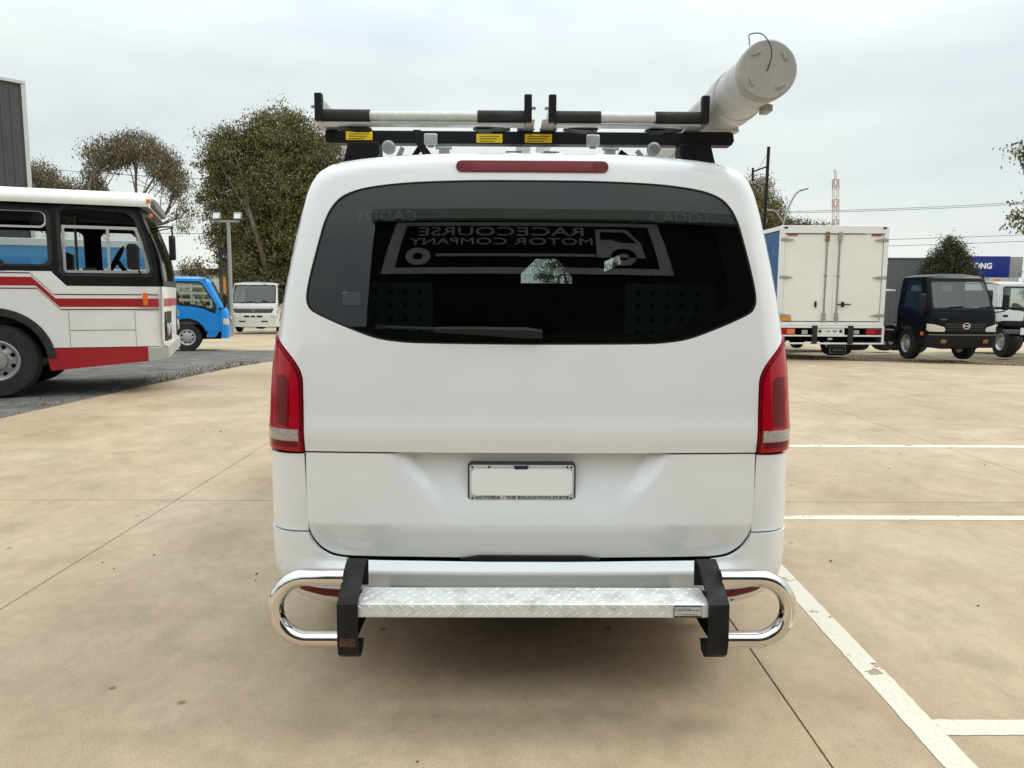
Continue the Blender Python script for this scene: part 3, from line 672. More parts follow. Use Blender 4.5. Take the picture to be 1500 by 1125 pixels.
def lozenge(c, ang, L, w, h, plane):
    a, b = math.cos(ang), math.sin(ang); P = []
    for (u, t_) in ((-L/2, 0), (0, w/2), (L/2, 0), (0, -w/2)): P.append((u*a - t_*b, u*b + t_*a))
    if plane == 'top': v = [(c[0]+p, c[1]+q, c[2]) for p, q in P] + [(c[0]-L*.2*a, c[1]-L*.2*b, c[2]+h), (c[0]+L*.2*a, c[1]+L*.2*b, c[2]+h)]
    else: v = [(c[0]+p, c[1], c[2]+q) for p, q in P] + [(c[0]-L*.2*a, c[1]-h, c[2]-L*.2*b), (c[0]+L*.2*a, c[1]-h, c[2]+L*.2*b)]
    bars.add(v, [(0, 1, 4), (1, 5, 4), (1, 2, 5), (2, 3, 5), (3, 4, 5), (3, 0, 4)])
n_ = 0
for i in range(33):
    for j in range(5):
        x = -.552 + i * .0335 + (.0168 if j % 2 else 0); y = sy0 + .016 + j * .0275
        if x < .55: lozenge((x, y, sz + .0002), R(45 if (i + j) % 2 else -45), .030, .008, .0022, 'top')
    for j in range(2):
        x = -.548 + i * .0335 + (.0168 if j else 0); z = sz - .012 - j * .022
        if x < .435 or x > .55: lozenge((x, sy0 - .0002, z), R(45 if j else -45), .027, .0065, .002, 'front')
tag(bars.build('tread_lugs', TREAD, tp, smooth=0), kind='stuff')
lab = MB().box(.445, .533, sy0 - .004, sy0 - .001, sz - .042, sz - .004).build('maker_label', mat('label_black', (.02, .02, .02), .5), step)
MB().box(.4465, .5315, sy0 - .0055, sy0 - .003, sz - .036, sz - .0075).build('label_face', mat('label_silver', (.5, .5, .48), .4), lab)
text('label_lettering', 'CADDY', .0125, DKTXT, lab, FACE_S(.472, sy0 - .0056, sz - .016), .0004, sx=1.2)
text('label_lettering', 'STORAGE SYSTEMS', .0045, DKTXT, lab, FACE_S(.508, sy0 - .0056, sz - .018), .0004)
text('label_lettering', 'www.caddystorage.com.au', .0055, DKTXT, lab, FACE_S(.489, sy0 - .0056, sz - .031), .0004, sx=1.1)
ARMM = mat('bracket_black', (.016, .0155, .015), .6, spec=.25, var=.5, vscale=14, bump=.2, bscale=40)
RUST = mat('rust', (.09, .035, .015), .85, var=.5, vscale=60)
for s_ in (1, -1):
    prof = [(-.105, .405), (-.100, .492), (-.130, .505), (-.160, .497), (-.300, .416), (-.304, .290), (-.294, .248), (-.264, .226), (-.225, .232), (-.205, .262)]
    prof = [prof[0], prof[1]] + prof[2:5] + prof[5:]
    v = []; f = []; th = .008; n = len(prof); wx0, wx1 = (s_*.552, s_*.618); wx0, wx1 = min(wx0, wx1), max(wx0, wx1)
    P = [Vector(p) for p in prof]
    for i, p in enumerate(P):
        d = (P[min(i+1, n-1)] - P[max(i-1, 0)]).normalized(); q = p + Vector((d.y, -d.x)) * -th
        v += [(wx0, p.x, p.y), (wx1, p.x, p.y), (wx1, q.x, q.y), (wx0, q.x, q.y)]
    for i in range(n - 1):
        for k in range(4): f.append((i*4+k, i*4+(k+1) % 4, (i+1)*4+(k+1) % 4, (i+1)*4+k))
    f += [(0, 1, 2, 3), tuple(n*4 - 1 - k for k in range(4))]
    br = MB().add(v, f).build('bracket', ARMM, step, bevel=.002, smooth=.9)
    cw = [(s_*.63, sy0 - .017)]
    # chrome loop
    cy, zt, zb, r = -.205, .468, .258, .105
    xe = s_ * .735; pts = [(s_*.612, cy, zt), (s_*.65, cy, zt)]
    pts += [(xe + s_ * r * math.sin(R(a)), cy, (zt + zb) / 2 + r * math.cos(R(a))) for a in range(0, 181, 9)]
    pts += [(s_*.65, cy, zb), (s_*.612, cy, zb)]
    MB().tube(pts, .0275, 24).build('chrome_loop', CHROME, step, smooth=1.2)
    MB().box(s_*.585 - .028, s_*.585 + .028, -.27, .1, .30, .345).build('step_arm', GAP, step)
    MB().obox((s_*.585, -.3035, .292), (.05, .0025, .028)).build('rust_patch', RUST, br) if s_ < 0 else None

# ---- roof rack
rack = empty('roof_rack', (0, 0, 0), parent=van)
RACKB = mat('rack_black', (.010, .010, .011), .45, spec=.25, var=.2, vscale=20)
for y in (.49, 1.6, 2.75):
    cb = MB().prism([(-.80, 1.985), (-.79, 1.968), (.79, 1.968), (.80, 1.985), (.795, 2.016), (-.795, 2.016)], y - .03, y + .03, 'y').build('crossbar', RACKB, rack, bevel=.003)
    for s_ in (1, -1):
        q = [(s_*.585, 1.97), (s_*.705, 1.97), (s_*.735, 1.86), (s_*.63, 1.86), (s_*.60, 1.905), (s_*.585, 1.93)]
        MB().prism(q, y - .045, y + .045, 'y').build('rack_foot', BLACK, rack, bevel=.004)
STK = mat('sticker_print', (.10, .08, .02), .5)
for x0, x1, z in ((-.715, -.612, 1.993), (-.208, -.107, 1.987), (-.020, .086, 1.988)):
    st_ = MB().box(x0, x1, .4555, .4605, z - .015, z + .017).build('yellow_sticker', YELLOW, rack)
    for k in range(3): MB().box(x0 + .012, x1 - .012 - .01 * k, .4545, .4558, z + .007 - .009 * k, z + .0095 - .009 * k).build('print_line', STK, st_)
# ladder slides: two channels and a rubber-sleeved roller each
for xa, xb in ((-.788, -.027), (.062, .620)):
    for x, inner in ((xa, -1), (xb, 1)):
        ch = MB().prism([(-.004, 0), (.006, 0), (.006, .078), (-.004, .078)], .27, 3.1, 'y')
        for i, p in enumerate(ch.v): ch.v[i] = (x + .012 + p[0], p[1], 2.02 + p[2])
        ch.box(x - .022, x + .040, .29, 3.1, 2.0185, 2.0235)
        ch.build('slide_channel', ALU, rack, bevel=.001)
        MB().box(x, x + .028, .262, .29, 2.008, 2.106).build('channel_cap', BLACK, rack, bevel=.004)
        MB().lathe([(.006, 0), (.006, .014), (0, .016)], 6, axisM((x + (.028 if inner > 0 else -.014), .28, 2.06), 'x')).build('bolt', ALUDULL, rack, smooth=0)
        for k in range(2): MB().lathe([(.010, 0), (.010, .008), (0, .009)], 6, Matrix.Translation((x - .014 + .05 * k, .478, 2.0236))).build('bolt', ALUDULL, rack, smooth=0)
    L = xb - xa; sl_ = .175 if L > .7 else .17
    MB().tube([(xa + .02, .292, 2.03), (xb + .01, .292, 2.03)], .0185, 20).build('roller_bar', mat('roller_white', (.62, .61, .58), .45, metal=.2, var=.15, vscale=25), rack)
    for a, b in ((xa + .022, xa + .022 + sl_), (xb - sl_ + .005, xb + .005)):
        MB().tube([(a, .292, 2.03), (b, .292, 2.03)], .024, 20).build('roller_sleeve', RUBBER, rack)
    MB().prism([(xa + .03, 2.0055), (xb, 2.0055), (xb, 1.998), (xa + .03, 1.998)], .27, .32, 'y').build('roller_rail', ALU, rack)
    for a, b in ((xa + .06, xa + .19), (xb - .19, xb - .05)):
        MB().prism([(a, 2.0), (b, 2.0), ((a+b)/2 + (.05 if a < xa + .1 else -.05), 1.991), ((a+b)/2 + (.0 if a < xa + .1 else .0), 1.991)], .31, .38, 'y').build('rubber_wedge', BLACK, rack)
# ratchets, buckles and straps under the bar
for x in (-.545, .478):
    MB().lathe([(.0, 0), (.024, 0), (.026, .006), (.026, .022), (.018, .026), (.0, .026)], 18, axisM((x, .44, 1.945), 'y') @ Matrix.Rotation(math.pi, 4, 'X')).build('ratchet', ALUDULL, rack, smooth=.2)
    MB().obox((x + (.03 if x < 0 else -.03), .47, 1.915), (.014, .03, .085), Matrix.Rotation(R(25 if x < 0 else -40), 3, 'Y')).build('ratchet_handle', ALUDULL, rack, bevel=.002)
    MB().obox((x + (.085 if x < 0 else -.08), .50, 1.92), (.02, .01, .10), Matrix.Rotation(R(35 if x < 0 else -55), 3, 'Y')).build('strap', BLACK, rack)
for x in (-.385, .245):
    MB().prism(rrect(x - .026, x + .026, 1.958, 2.002, .008), .44, .455, 'y').build('buckle', ALU, rack, bevel=.003)
    MB().box(x - .012, x + .012, .446, .454, 1.95, 1.96).build('buckle', ALUDULL, rack)
for x in (-.335, .315):
    MB().box(x - .02, x + .02, .45, .50, 1.895, 1.955).build('latch', ALU, rack, bevel=.004)
    MB().tube([(x - .032, .452, 1.95), (x + .032, .452, 1.95)], .006, 8).build('latch_pin', ALUDULL, rack)
v = [(-.455, .455, 2.018), (-.425, .455, 2.018), (-.405, .452, 1.955), (-.378, .45, 1.92), (-.415, .45, 1.92), (-.437, .452, 1.955)]
MB().add(v + [(a, b + .004, c) for a, b, c in v], [(0, 1, 2, 5), (5, 2, 3, 4), (11, 8, 7, 6), (10, 9, 8, 11), (1, 7, 8, 2), (2, 8, 9, 3), (0, 5, 11, 6), (5, 4, 10, 11)]).build('strap', BLACK, rack)
MB().box(-.385, -.345, .46, .50, 1.905, 1.925).build('strap_end', BLACK, rack, bevel=.004)
for x0, x1 in ((-.095, -.028), (.06, .125)):
    MB().box(x0, x1, .60, .64, 1.93, 1.968).build('slide_foot', ALUDULL, rack, bevel=.002)
# grey conduit tube
tub = empty('conduit_carrier', (0, 0, 0), parent=van)
PVC = mat('grey_pvc', (.50, .49, .46), .5, var=.22, vscale=9)
tx, tz, tr = .763, 2.118, .090
MB().tube([(tx, .0, tz), (tx, .35, tz), (tx, .36, tz), (tx, 2.6, tz)], tr, 48).build('tube', PVC, tub, smooth=1)
MB().lathe([(tr + .004, .30), (tr + .007, .305), (tr + .007, .40), (tr + .004, .405)], 48, axisM((tx, 0, tz), 'y')).build('coupling', PVC, tub)
cap = MB().lathe([(0, -.012), (tr + .0005, -.012), (tr + .005, -.008), (tr + .005, .035), (tr + .001, .04)], 48, axisM((tx, 0, tz), 'y')).build('end_cap', mat('cap_grey', (.37, .36, .33), .6, var=.12, vscale=20), tub)
for a in (40, 130, 215, 310):
    M_ = Matrix.Translation((tx + .066 * math.cos(R(a)), -.014, tz + .066 * math.sin(R(a)))) @ Matrix.Rotation(R(-(a + 78)), 4, 'Y')
    b_ = MB().obox((0, 0, 0), (.030, .006, .008)); b_.v = [tuple(M_ @ Vector(p)) for p in b_.v]; b_.build('cap_rib', MATS['cap_grey'], cap, bevel=.002)
MB().tube(spline([(tx - .004, -.012, tz - .004), (tx + .002, -.03, tz + .035), (tx - .005, -.028, tz + .075), (tx - .030, -.02, tz + .108), (tx - .066, -.015, tz + .108), (tx - .066, -.01, tz + .092), (tx - .062, .0, tz + .077)], 6), .0017, 8).build('wire', BLACK, tub, smooth=1)
for y in (.49, 1.6, 2.45):
    q = [(tx - .125, 2.02), (tx + .055, 2.02), (tx + .05, 2.045), (tx + .01, 2.03), (tx - .05, 2.05), (tx - .085, 2.085), (tx - .12, 2.035)]
    MB().prism(q, y - .03, y + .02, 'y').build('tube_saddle', mat('galvanised', (.55, .55, .53), .4, metal=.6, var=.2, vscale=30), tub, bevel=.002)
MB().box(tx + .03, tx + .06, .10, .16, tz - .105, tz - .08).build('tube_clip', ALUDULL, tub, bevel=.004)
# ================================================================ the bus (local: x forward with the nose at 0, y away from the near side, z up)
BW = mat('bus_white', (.74, .73, .70), .4, coat=.4, var=.06, vscale=3)
BR = mat('bus_red', (.33, .005, .011), .4, coat=.15, var=.08, vscale=4)
BDR = mat('bus_dark_red', (.16, .006, .012), .4)
BBK = mat('bus_black', (.008, .008, .009), .4, spec=.25)
CG = MATS['clear_glass']; SG = glass('smoked_glass', (.62, .66, .64), 1.25); DG = glass('dark_pane', (.14, .15, .15), 1.5)
bus = empty('bus', (-4.777, 10.563, 0), R(20), 'white bus with red stripes and black window band, parked beside the asphalt edge', 'bus')
BWID = 2.45
def xf(z): return np.interp(z, [.4, 1.0, 1.5, 1.9, 2.3, 2.56, 2.8], [-.01, .0, .02, -.02, -.15, -.26, -.33])
def side_map(off): return lambda V: np.column_stack([V[:, 0], off + .05 * np.clip((V[:, 1] - 1.5) / 1.1, 0, 2) ** 2 + np.clip(V[:, 0] + .14, 0, 1) ** 2 * 2.6, V[:, 1]])
nose = lambda z0, z1, n=6: [(float(xf(z)) - .0, z) for z in np.linspace(z0, z1, n)]
archc = (-2.03, .49)
archp = [p for p in arc(archc[0], archc[1], .62, 0, 180, 20)]
# white lower side with wheel arch, its top following the window band
low = nose(.655, 1.478) + [(-1.16, 1.478), (-1.33, 1.665), (-9.5, 1.665), (-9.5, .45)] + [(-2.55, .45)] + list(reversed(arc(archc[0], archc[1], .62, 8, 176, 20))) [0:0] + [(archc[0] - .62, .47)] + [p for p in reversed(arc(archc[0], archc[1], .62, 0, 180, 20))] + [(-1.30, .655)]
low = nose(.655, 1.478) + [(-1.16, 1.478), (-1.33, 1.665), (-9.5, 1.665), (-9.5, .45), (-2.651, .45)] + list(reversed(arc(archc[0], archc[1], .62, 16, 179, 20))) + [(-1.435, .655)]
sidew = patch('side_panel', low, [], side_map(0), .3, BW, bus, rim=.03, hb=.05)
rub = arc(archc[0], archc[1], .70, 3, 177, 24) + list(reversed(arc(archc[0], archc[1], .60, 3, 177, 24)))
MB().prism(rub, -.02, .03, 'y').build('wheel_arch', RUBBER, bus, bevel=.006)
patch('skirt', [(-1.445, .648), (-.215, .648), (-.215, .445), (-1.40, .345), (-1.42, .43)], [], side_map(.004), .3, BR, bus, rim=.03)
MB().prism([(-.215, .43), (.03, .46), (.06, .50), (.06, .66), (-.01, .70), (-.05, .648), (-.215, .648)], -.015, BWID + .015, 'y').build('front_bumper', mat('bumper_grey', (.42, .42, .40), .5, metal=.3, var=.1), bus, bevel=.015)
# painted stripes: thin sheets on the panel
def band(pts, m, off=-.004):
    patch('stripe', pts, [], side_map(off), .3, m, sidew, rim=.002)
def stripes(dz0, dz1, m, off, x1=-.05):
    a = [(-9.4, 1.605 + dz0), (-1.565 + .0, 1.605 + dz0)]; d = .285
    k0, k1 = -.34 * dz0 / .15 * 0, 0
    band([(x1, 1.325 + dz0), (-1.30 - dz0 * .35, 1.325 + dz0), (-1.56 - dz0 * .35, 1.605 + dz0), (-9.4, 1.605 + dz0), (-9.4, 1.605 + dz1), (-1.56 - dz1 * .35, 1.605 + dz1), (-1.30 - dz1 * .35, 1.325 + dz1), (x1, 1.325 + dz1)], m, off)
stripes(-.125, -.012, BR, -.0035); stripes(.034, .048, BDR, -.0035); stripes(-.168, -.154, BDR, -.0035)
# black window band with openings
W1 = [(-1.17, 1.63), (-.17, 1.63), (-.12, 1.68), (-.15, 1.86), (-.23, 2.2), (-.31, 2.42), (-.36, 2.49), (-1.15, 2.52), (-1.21, 2.46), (-1.21, 1.69)]
def wn(x0, x1, z0=1.75, z1=2.47): return rrect(x0, x1, z0, z1, .09)
wins = [W1, wn(-2.75, -1.34), wn(-4.3, -2.87), wn(-5.85, -4.42), wn(-7.4, -5.97), wn(-8.9, -7.52)]
bandp = [(-9.5, 1.672), (-1.325, 1.672), (-1.155, 1.485)] + nose(1.485, 2.56, 10) + [(-9.5, 2.56)]
patch('window_band', bandp, wins, side_map(.012), .3, BBK, bus, rim=.05, hb=.06)
bandf = [(-9.5, .45)] + nose(.45, 2.56, 10) + [(-9.5, 2.56)]
patch('far_side', bandf, [[(x, z) for x, z in w] for w in [wn(-1.05, -.35, 1.72, 2.36)] + [wn(a, b, 1.72, 2.36) for a, b in ((-2.75, -1.3), (-4.3, -2.87), (-5.85, -4.42), (-7.4, -5.97), (-8.9, -7.52))]],
      lambda V: np.column_stack([V[:, 0], BWID - .05 * np.clip((V[:, 1] - 1.5) / 1.1, 0, 2) ** 2, V[:, 1]]), .4, BBK, bus, rim=.03, facing=(0, 1, 0), hb=.08)
def ring(loop, k):
    L = np.array(loop); c = L.mean(0); d = L - c; ln = np.linalg.norm(d, axis=1)[:, None]; return [tuple(p) for p in c + d * (1 - k / ln)]
ALF = mat('window_alloy', (.60, .59, .56), .35, metal=.8)
for i, w in enumerate(wins):
    win = patch('window', w, [], side_map(.05), .3, SG, bus, rim=0, hb=.08)
    patch('rubber_seal', ring(w, -.035), [ring(w, .02)], side_map(.008), .3, RUBBER, win, rim=.01, hb=.05)
    if i == 0:
        patch('window_frame', [(-1.19, 1.655), (-.145, 1.655), (-.175, 1.86), (-.25, 2.17), (-.285, 2.285), (-1.19, 2.285)], [[(-1.155, 1.69), (-.66, 1.69), (-.66, 2.245), (-1.155, 2.245)], [(-.625, 1.69), (-.188, 1.69), (-.215, 1.86), (-.29, 2.17), (-.315, 2.245), (-.625, 2.245)]], side_map(.035), .3, ALF, win, rim=.012)
    else:
        x0 = min(p[0] for p in w); x1 = max(p[0] for p in w)
        patch('window_frame', rrect(x0 + .02, x1 - .02, 2.235, 2.462, .08), [rrect(x0 + .04, x1 - .04, 2.262, 2.446, .07)], side_map(.035), .3, ALF, win, rim=.012, hb=.05)
# roof with rounded gutters
prof = [(-.03, 2.555), (-.045, 2.60), (-.03, 2.66), (.02, 2.715), (.12, 2.755), (.5, 2.785), (BWID/2, 2.795)]
prof = prof + [(BWID - y, z) for y, z in reversed(prof[:-1])]
V_, F_ = [], []; xsr = [-.12, -.15, -.22, -2.0, -9.5]
for k, x in enumerate(xsr):
    for (y, z) in prof: V_.append((x + (.05 if k < 2 else 0) * math.sin(math.pi * (y + .05) / (BWID + .1)), y, z if k else 2.56 + (z - 2.56) * .72))
n = len(prof)
for k in range(len(xsr) - 1):
    for i in range(n - 1): F_.append((k*n+i, k*n+i+1, (k+1)*n+i+1, (k+1)*n+i))
F_ += [tuple(range(n)), tuple(4*n + i for i in range(n))]
roof = MB().add(V_, F_).build('roof', mat('bus_roof_white', (.78, .77, .72), .5, var=.06), bus, smooth=1)
MB().prism(rrect(.30, BWID - .30, 2.585, 2.70, .04), -.16, -.055, 'x').build('destination_sign', mat('sign_grey', (.16, .16, .15), .4), bus, bevel=.01)
MB().box(-.14, -.09, -.055, -.01, 2.60, 2.66).build('marker_light', mat('amber', (.75, .16, .02), .3, coat=1), bus, bevel=.008)
MB().box(-.13, -.08, .05, .1, 2.42, 2.47).build('marker_light', MATS['amber'], bus, bevel=.008)
# nose: lower panel, grille, lamps, wrapped windscreen
def nose_map(off=0): return lambda V: np.column_stack([xf(V[:, 1]) + off + .06 * (1 - np.abs(V[:, 0] / (BWID / 2) - 1) ** 2.6), V[:, 0], V[:, 1]])
patch('nose_panel', [(0, .655), (BWID, .655), (BWID, 1.478), (0, 1.478)], [], nose_map(), .12, BW, bus, rim=.02, facing=(1, 0, 0))
patch('nose_stripe', [(.03, 1.205), (BWID - .03, 1.205), (BWID - .03, 1.315), (.03, 1.315)], [], nose_map(.004), .12, BR, bus, rim=.002, facing=(1, 0, 0))
for y0 in (.06, BWID - .62):
    hl = patch('headlight_panel', rrect(y0, y0 + .56, .72, 1.13, .03), [], nose_map(.012), .1, BLACK, bus, rim=.02, facing=(1, 0, 0))
    for k in range(2):
        yy = y0 + .15 + .26 * k; xx = float(nose_map()(np.array([[yy, .9]]))[0, 0])
        MB().lathe([(.09, 0), (.085, .02), (.05, .03), (0, .032)], 20, axisM((xx + .012, yy, .88), 'x')).build('headlight', CLEAR_LENS, hl)
    for k in range(4):
        xx = float(nose_map()(np.array([[y0 + .05, 1.0]]))[0, 0])
        MB().box(xx, xx + .02, y0 + .02, y0 + .5, 1.02 + .025 * k, 1.03 + .025 * k).build('grille_bar', ALUDULL, hl)
patch('windscreen', [(.0, 1.485), (BWID, 1.485), (BWID - .02, 2.555), (.02, 2.555)], [], nose_map(), .12, DG, bus, rim=0, facing=(1, 0, 0))
patch('windscreen_frame', [(.0, 1.485), (BWID, 1.485), (BWID - .02, 2.555), (.02, 2.555)], [rrect(.10, BWID / 2 - .03, 1.56, 2.45, .1), rrect(BWID / 2 + .03, BWID - .10, 1.56, 2.45, .1)], nose_map(.006), .12, BBK, bus, rim=.015, facing=(1, 0, 0))
MB().box(-.245, -.185, -.028, .03, 1.22, 1.395).build('side_indicator', MATS['amber'], bus, bevel=.008)
# service hatch on the side, wheel, mirrors
for pts in ([(-1.155, .88), (-.355, .88), (-.355, .888), (-1.155, .888)], [(-1.157, .66), (-1.152, .66), (-1.152, 1.17), (-1.157, 1.17)], [(-.357, .66), (-.352, .66), (-.352, 1.17), (-.357, 1.17)]):
    patch('panel_joint', pts, [], side_map(-.002), .3, mat('joint_grey', (.12, .12, .12), .7), sidew, rim=.001)
BRIM = mat('bus_rim', (.40, .40, .39), .4, metal=.6, var=.15, vscale=12)
for y in (.19, BWID - .19): wheel('wheel', (-2.03, y, .49), .50, .27, .285, -1 if y < 1 else 1, bus, BRIM, nuts=10, holes=8, axis='y')
for y in (.28, BWID - .28): wheel('wheel', (-7.2, y, .49), .50, .50, .285, -1 if y < 1 else 1, bus, BRIM, nuts=8, axis='y')
MB().box(-9.4, -2.7, .25, BWID - .25, .40, .62).build('chassis', GAP, bus)
MB().box(-2.7, -1.3, .35, BWID - .05, .5, 1.0).build('wheel_well', GAP, bus)
ma = empty('mirror', (0, 0, 0), parent=bus)
MB().tube([(-.16, .35, 2.27), (.02, .12, 2.305), (.16, -.02, 2.30), (.17, -.03, 2.15)], .013, 10).build('mirror_arm', BLACK, ma)
MB().tube([(-.14, .3, 2.23), (.02, .1, 2.26), (.155, -.01, 2.28)], .008, 8).build('mirror_arm', BLACK, ma)
MB().prism(rrect(-.13, .03, 1.84, 2.18, .06), .12, .20, 'x').build('mirror_head', BLACK, ma, bevel=.02)
mb2 = empty('mirror', (0, 0, 0), parent=bus)
MB().prism(rrect(-.40, -.25, 1.70, 2.05, .05), -.19, -.10, 'y').build('mirror_head', BLACK, mb2, bevel=.02)
MB().tube([(-.27, -.12, 1.72), (-.24, -.07, 1.6), (-.24, -.02, 1.49)], .012, 8).build('mirror_arm', BLACK, mb2)
# inside
MB().box(-9.4, -.35, .08, BWID - .08, .98, 1.04).build('cabin_floor', DARKINT, bus)
MB().box(-9.4, -.5, .08, BWID - .08, 2.50, 2.54).build('cabin_ceiling', mat('ceiling_dark', (.05, .05, .048), .8), bus)
SEAT = mat('bus_seat', (.03, .03, .034), .8)
def seat(x, y):
    s_ = empty('seat', (x, y, 0), parent=bus)
    MB().box(-.2, .22, -.22, .22, 1.35, 1.45).build('cushion', SEAT, s_, bevel=.03); MB().box(-.30, -.20, -.22, .22, 1.4, 1.90 if x < -1 else 1.95).build('backrest', SEAT, s_, bevel=.04)
    MB().box(-.05, .05, -.05, .05, 1.04, 1.36).build('pedestal', SEAT, s_)
seat(-1.0, .6)
for i in range(7):
    for y in (.35, .83, 1.65, 2.12): seat(-2.2 - i * .85, y)
MB().lathe([(.20, -.012), (.225, 0), (.20, .012), (.185, 0), (.20, -.012)], 24, Matrix.Translation((-.62, .6, 1.86)) @ Matrix.Rotation(R(-62), 4, 'Y')).build('steering_wheel', BLACK, bus)
MB().tube([(-.62, .6, 1.86), (-.35, .6, 1.45)], .03, 8).build('steering_column', BLACK, bus)
MB().box(-.55, -.08, .1, BWID - .1, 1.3, 1.60).build('dashboard', DARKINT, bus, bevel=.04)
MB().tube([(-1.18, 1.0, 1.04), (-1.18, 1.0, 2.5)], .018, 8).build('grab_pole', ALUDULL, bus)
MB().box(-1.10, -.93, .9, .98, 1.66, 1.75).build('ticket_box', mat('box_grey', (.4, .45, .44), .6), bus, bevel=.01)
MB().box(-1.42, -1.28, 1.3, 1.42, 1.70, 1.95).build('notice_board', mat('notice_white', (.45, .48, .47), .7), bus)
# ================================================================ trucks (local: x across, y rearward from the front face, z up)
CABG = glass('cab_glass', (.70, .76, .73), 1.9); CABIN = mat('cab_interior', (.07, .075, .075), .8)
def truck(name, loc, rz, label, paint, hw=.86, zb=.52, zw=1.16, zt=1.93, depth=1.62, big=False, grp=None, scale=1.0, bedlen=4.2, dark=False, axle=1.1, wr=.37, text_emblem=True):
    T = empty(name, loc, rz, label, 'truck', grp); T.scale = (scale,) * 3
    r = .15; hwz = lambda z: np.interp(z, [.3, zw, zt + .1], [hw, hw, hw - .10])
    yF = lambda z: np.interp(z, [zb - .2, zb, .8, zw - .12, zw, zt - .06, zt + .05], [.05, .02, 0, .035, .08, .08 + (zt - zw) * .42, .08 + (zt - zw) * .42 + .16])
    def fm(off=0):
        def f(V):
            x, z = V[:, 0], V[:, 1]; h = hwz(z); s = np.abs(x) - (h - r); th = np.clip(s / r, 0, math.pi / 2); sg = np.sign(x)
            xx = np.where(s > 0, sg * (h - r + (r + off) * np.sin(th)), x)
            yy = yF(z) + .05 * (x / h) ** 2 + np.where(s > 0, r * (1 - np.cos(th)) + np.clip(s - r * math.pi / 2, 0, None), 0) - off * np.cos(th)
            return np.column_stack([xx, yy, z])
        return f
    xe = lambda z: float(hwz(z)) - r + r * math.pi / 2
    P = lambda z0, z1, n=8: [(xe(z), z) for z in np.linspace(z0, z1, n)] + [(-xe(z), z) for z in np.linspace(z1, z0, n)]
    front = patch('front_panel', P(zb, zw - .004), [], fm(), .08, paint, T, rim=.015)
    h2 = float(hwz(zt))
    ws_ = [(-hw + .07, zw + .05), (-hw + .13, zw + .03), (hw - .13, zw + .03), (hw - .07, zw + .05), (h2 - .03, zt - .12), (h2 - .09, zt - .07), (-h2 + .09, zt - .07), (-h2 + .03, zt - .12)]
    patch('windscreen_frame', P(zw + .004, zt), [ws_], fm(), .08, paint, T, rim=.02)
    wsn = patch('windscreen', ws_, [], fm(-.012), .08, CABG, T, rim=0)
    patch('screen_border', ring2(ws_, -.005), [ring2(ws_, .045)], fm(-.010), .08, BLACK, wsn, rim=0, hb=.05)
    # doors with glass, arch
    for s_ in (1, -1):
        def smf(off, s_=s_): return lambda V: np.column_stack([s_ * (hwz(V[:, 1]) + off), V[:, 0], V[:, 1]])
        fr = lambda z0, z1, n=8: [(float(yF(z)) + .05 + r, z) for z in np.linspace(z0, z1, n)]
        A = [p for p in arc(axle, wr, wr + .12, 160, 20, 14) if p[1] > zb - .02]
        o_ = fr(zb, zt, 10) + [(depth - .06, zt), (depth, zt - .08), (depth, .72), (A[-1][0], max(.66, A[-1][1]))] + list(reversed(A))
        yb = float(yF(zw)) + r
        wv = [(yb + .17, zw - .13), (yb + .45, zw + .00), (yb + .75, zw + .06), (yb + .96, zw + .07), (depth - .17, zw + .14), (depth - .17, zt - .12), (depth - .23, zt - .09), (yb + .55, zt - .09), (yb + .46, zt - .13), (yb + .13, zw + .06)]
        sd = patch('side_panel', o_, [wv], smf(0), .2, paint, T, rim=.02, facing=(s_, 0, 0), hb=.06)
        patch('side_window', wv, [], smf(-.012), .3, CABG, T, rim=0, facing=(s_, 0, 0))
        patch('window_rubber', ring2(wv, -.02), [ring2(wv, .012)], smf(.003), .2, BLACK, T, rim=.004, facing=(s_, 0, 0), hb=.08)
        for q in ([(yb + .05, .75), (yb + .056, .75), (yb + .056, zw + .02), (yb + .05, zw + .02)], [(depth - .1, .8), (depth - .094, .8), (depth - .094, zt - .05), (depth - .1, zt - .05)], [(yb + .05, zb + .02), (yb + .056, zb + .02), (yb + .056, .75), (yb + .05, .75)]):
            patch('door_gap', q, [], smf(.002), .3, GAP, sd, rim=.001, facing=(s_, 0, 0))
        MB().prism(rrect(depth - .30, depth - .15, 1.02, 1.08, .02), s_ * (hw - .002), s_ * (hw + .012), 'x').build('door_handle', BLACK, T, bevel=.004)
        MB().prism(arc(axle, wr, wr + .14, 15, 165, 14) + list(reversed(arc(axle, wr, wr + .09, 15, 165, 14))), s_ * (hw - .08), s_ * (hw + .006), 'x').build('arch_lip', BLACK, T)
        # mirror, lamp, step, indicator
        m_ = empty('mirror', (0, 0, 0), parent=T)
        MB().box(s_ * (hw + .16) - .07, s_ * (hw + .16) + .07, .10, .17, zw + .02, zw + .38).build('mirror_head', BLACK, m_, bevel=.03)
        MB().tube([(s_ * (hw - .02), .30, zw - .04), (s_ * (hw + .16), .14, zw + .0), (s_ * (hw + .16), .13, zw + .1)], .014, 8).build('mirror_arm', BLACK, m_)
        if not big:
            q = [(hw - .30, .70), (hw - .33, .735), (hw - .30, .80), (hw - .10, .86), (hw + .06, .875), (hw + .07, .73), (hw - .02, .70)]
        else:
            q = [(hw - .32, zb + .10), (hw - .05, zb + .08), (hw + .05, zb + .12), (hw + .05, zb + .22), (hw - .26, zb + .22)]
        hl = patch('headlight', [(s_ * a, b) for a, b in q], [], fm(.036 if big else .006), .05, mat('headlamp_lens', (.60, .58, .50), .12, coat=1, var=.3, vscale=30), T, rim=.02)
        a_, b_ = (hw + .0, .80) if not big else (hw + .01, zb + .27)
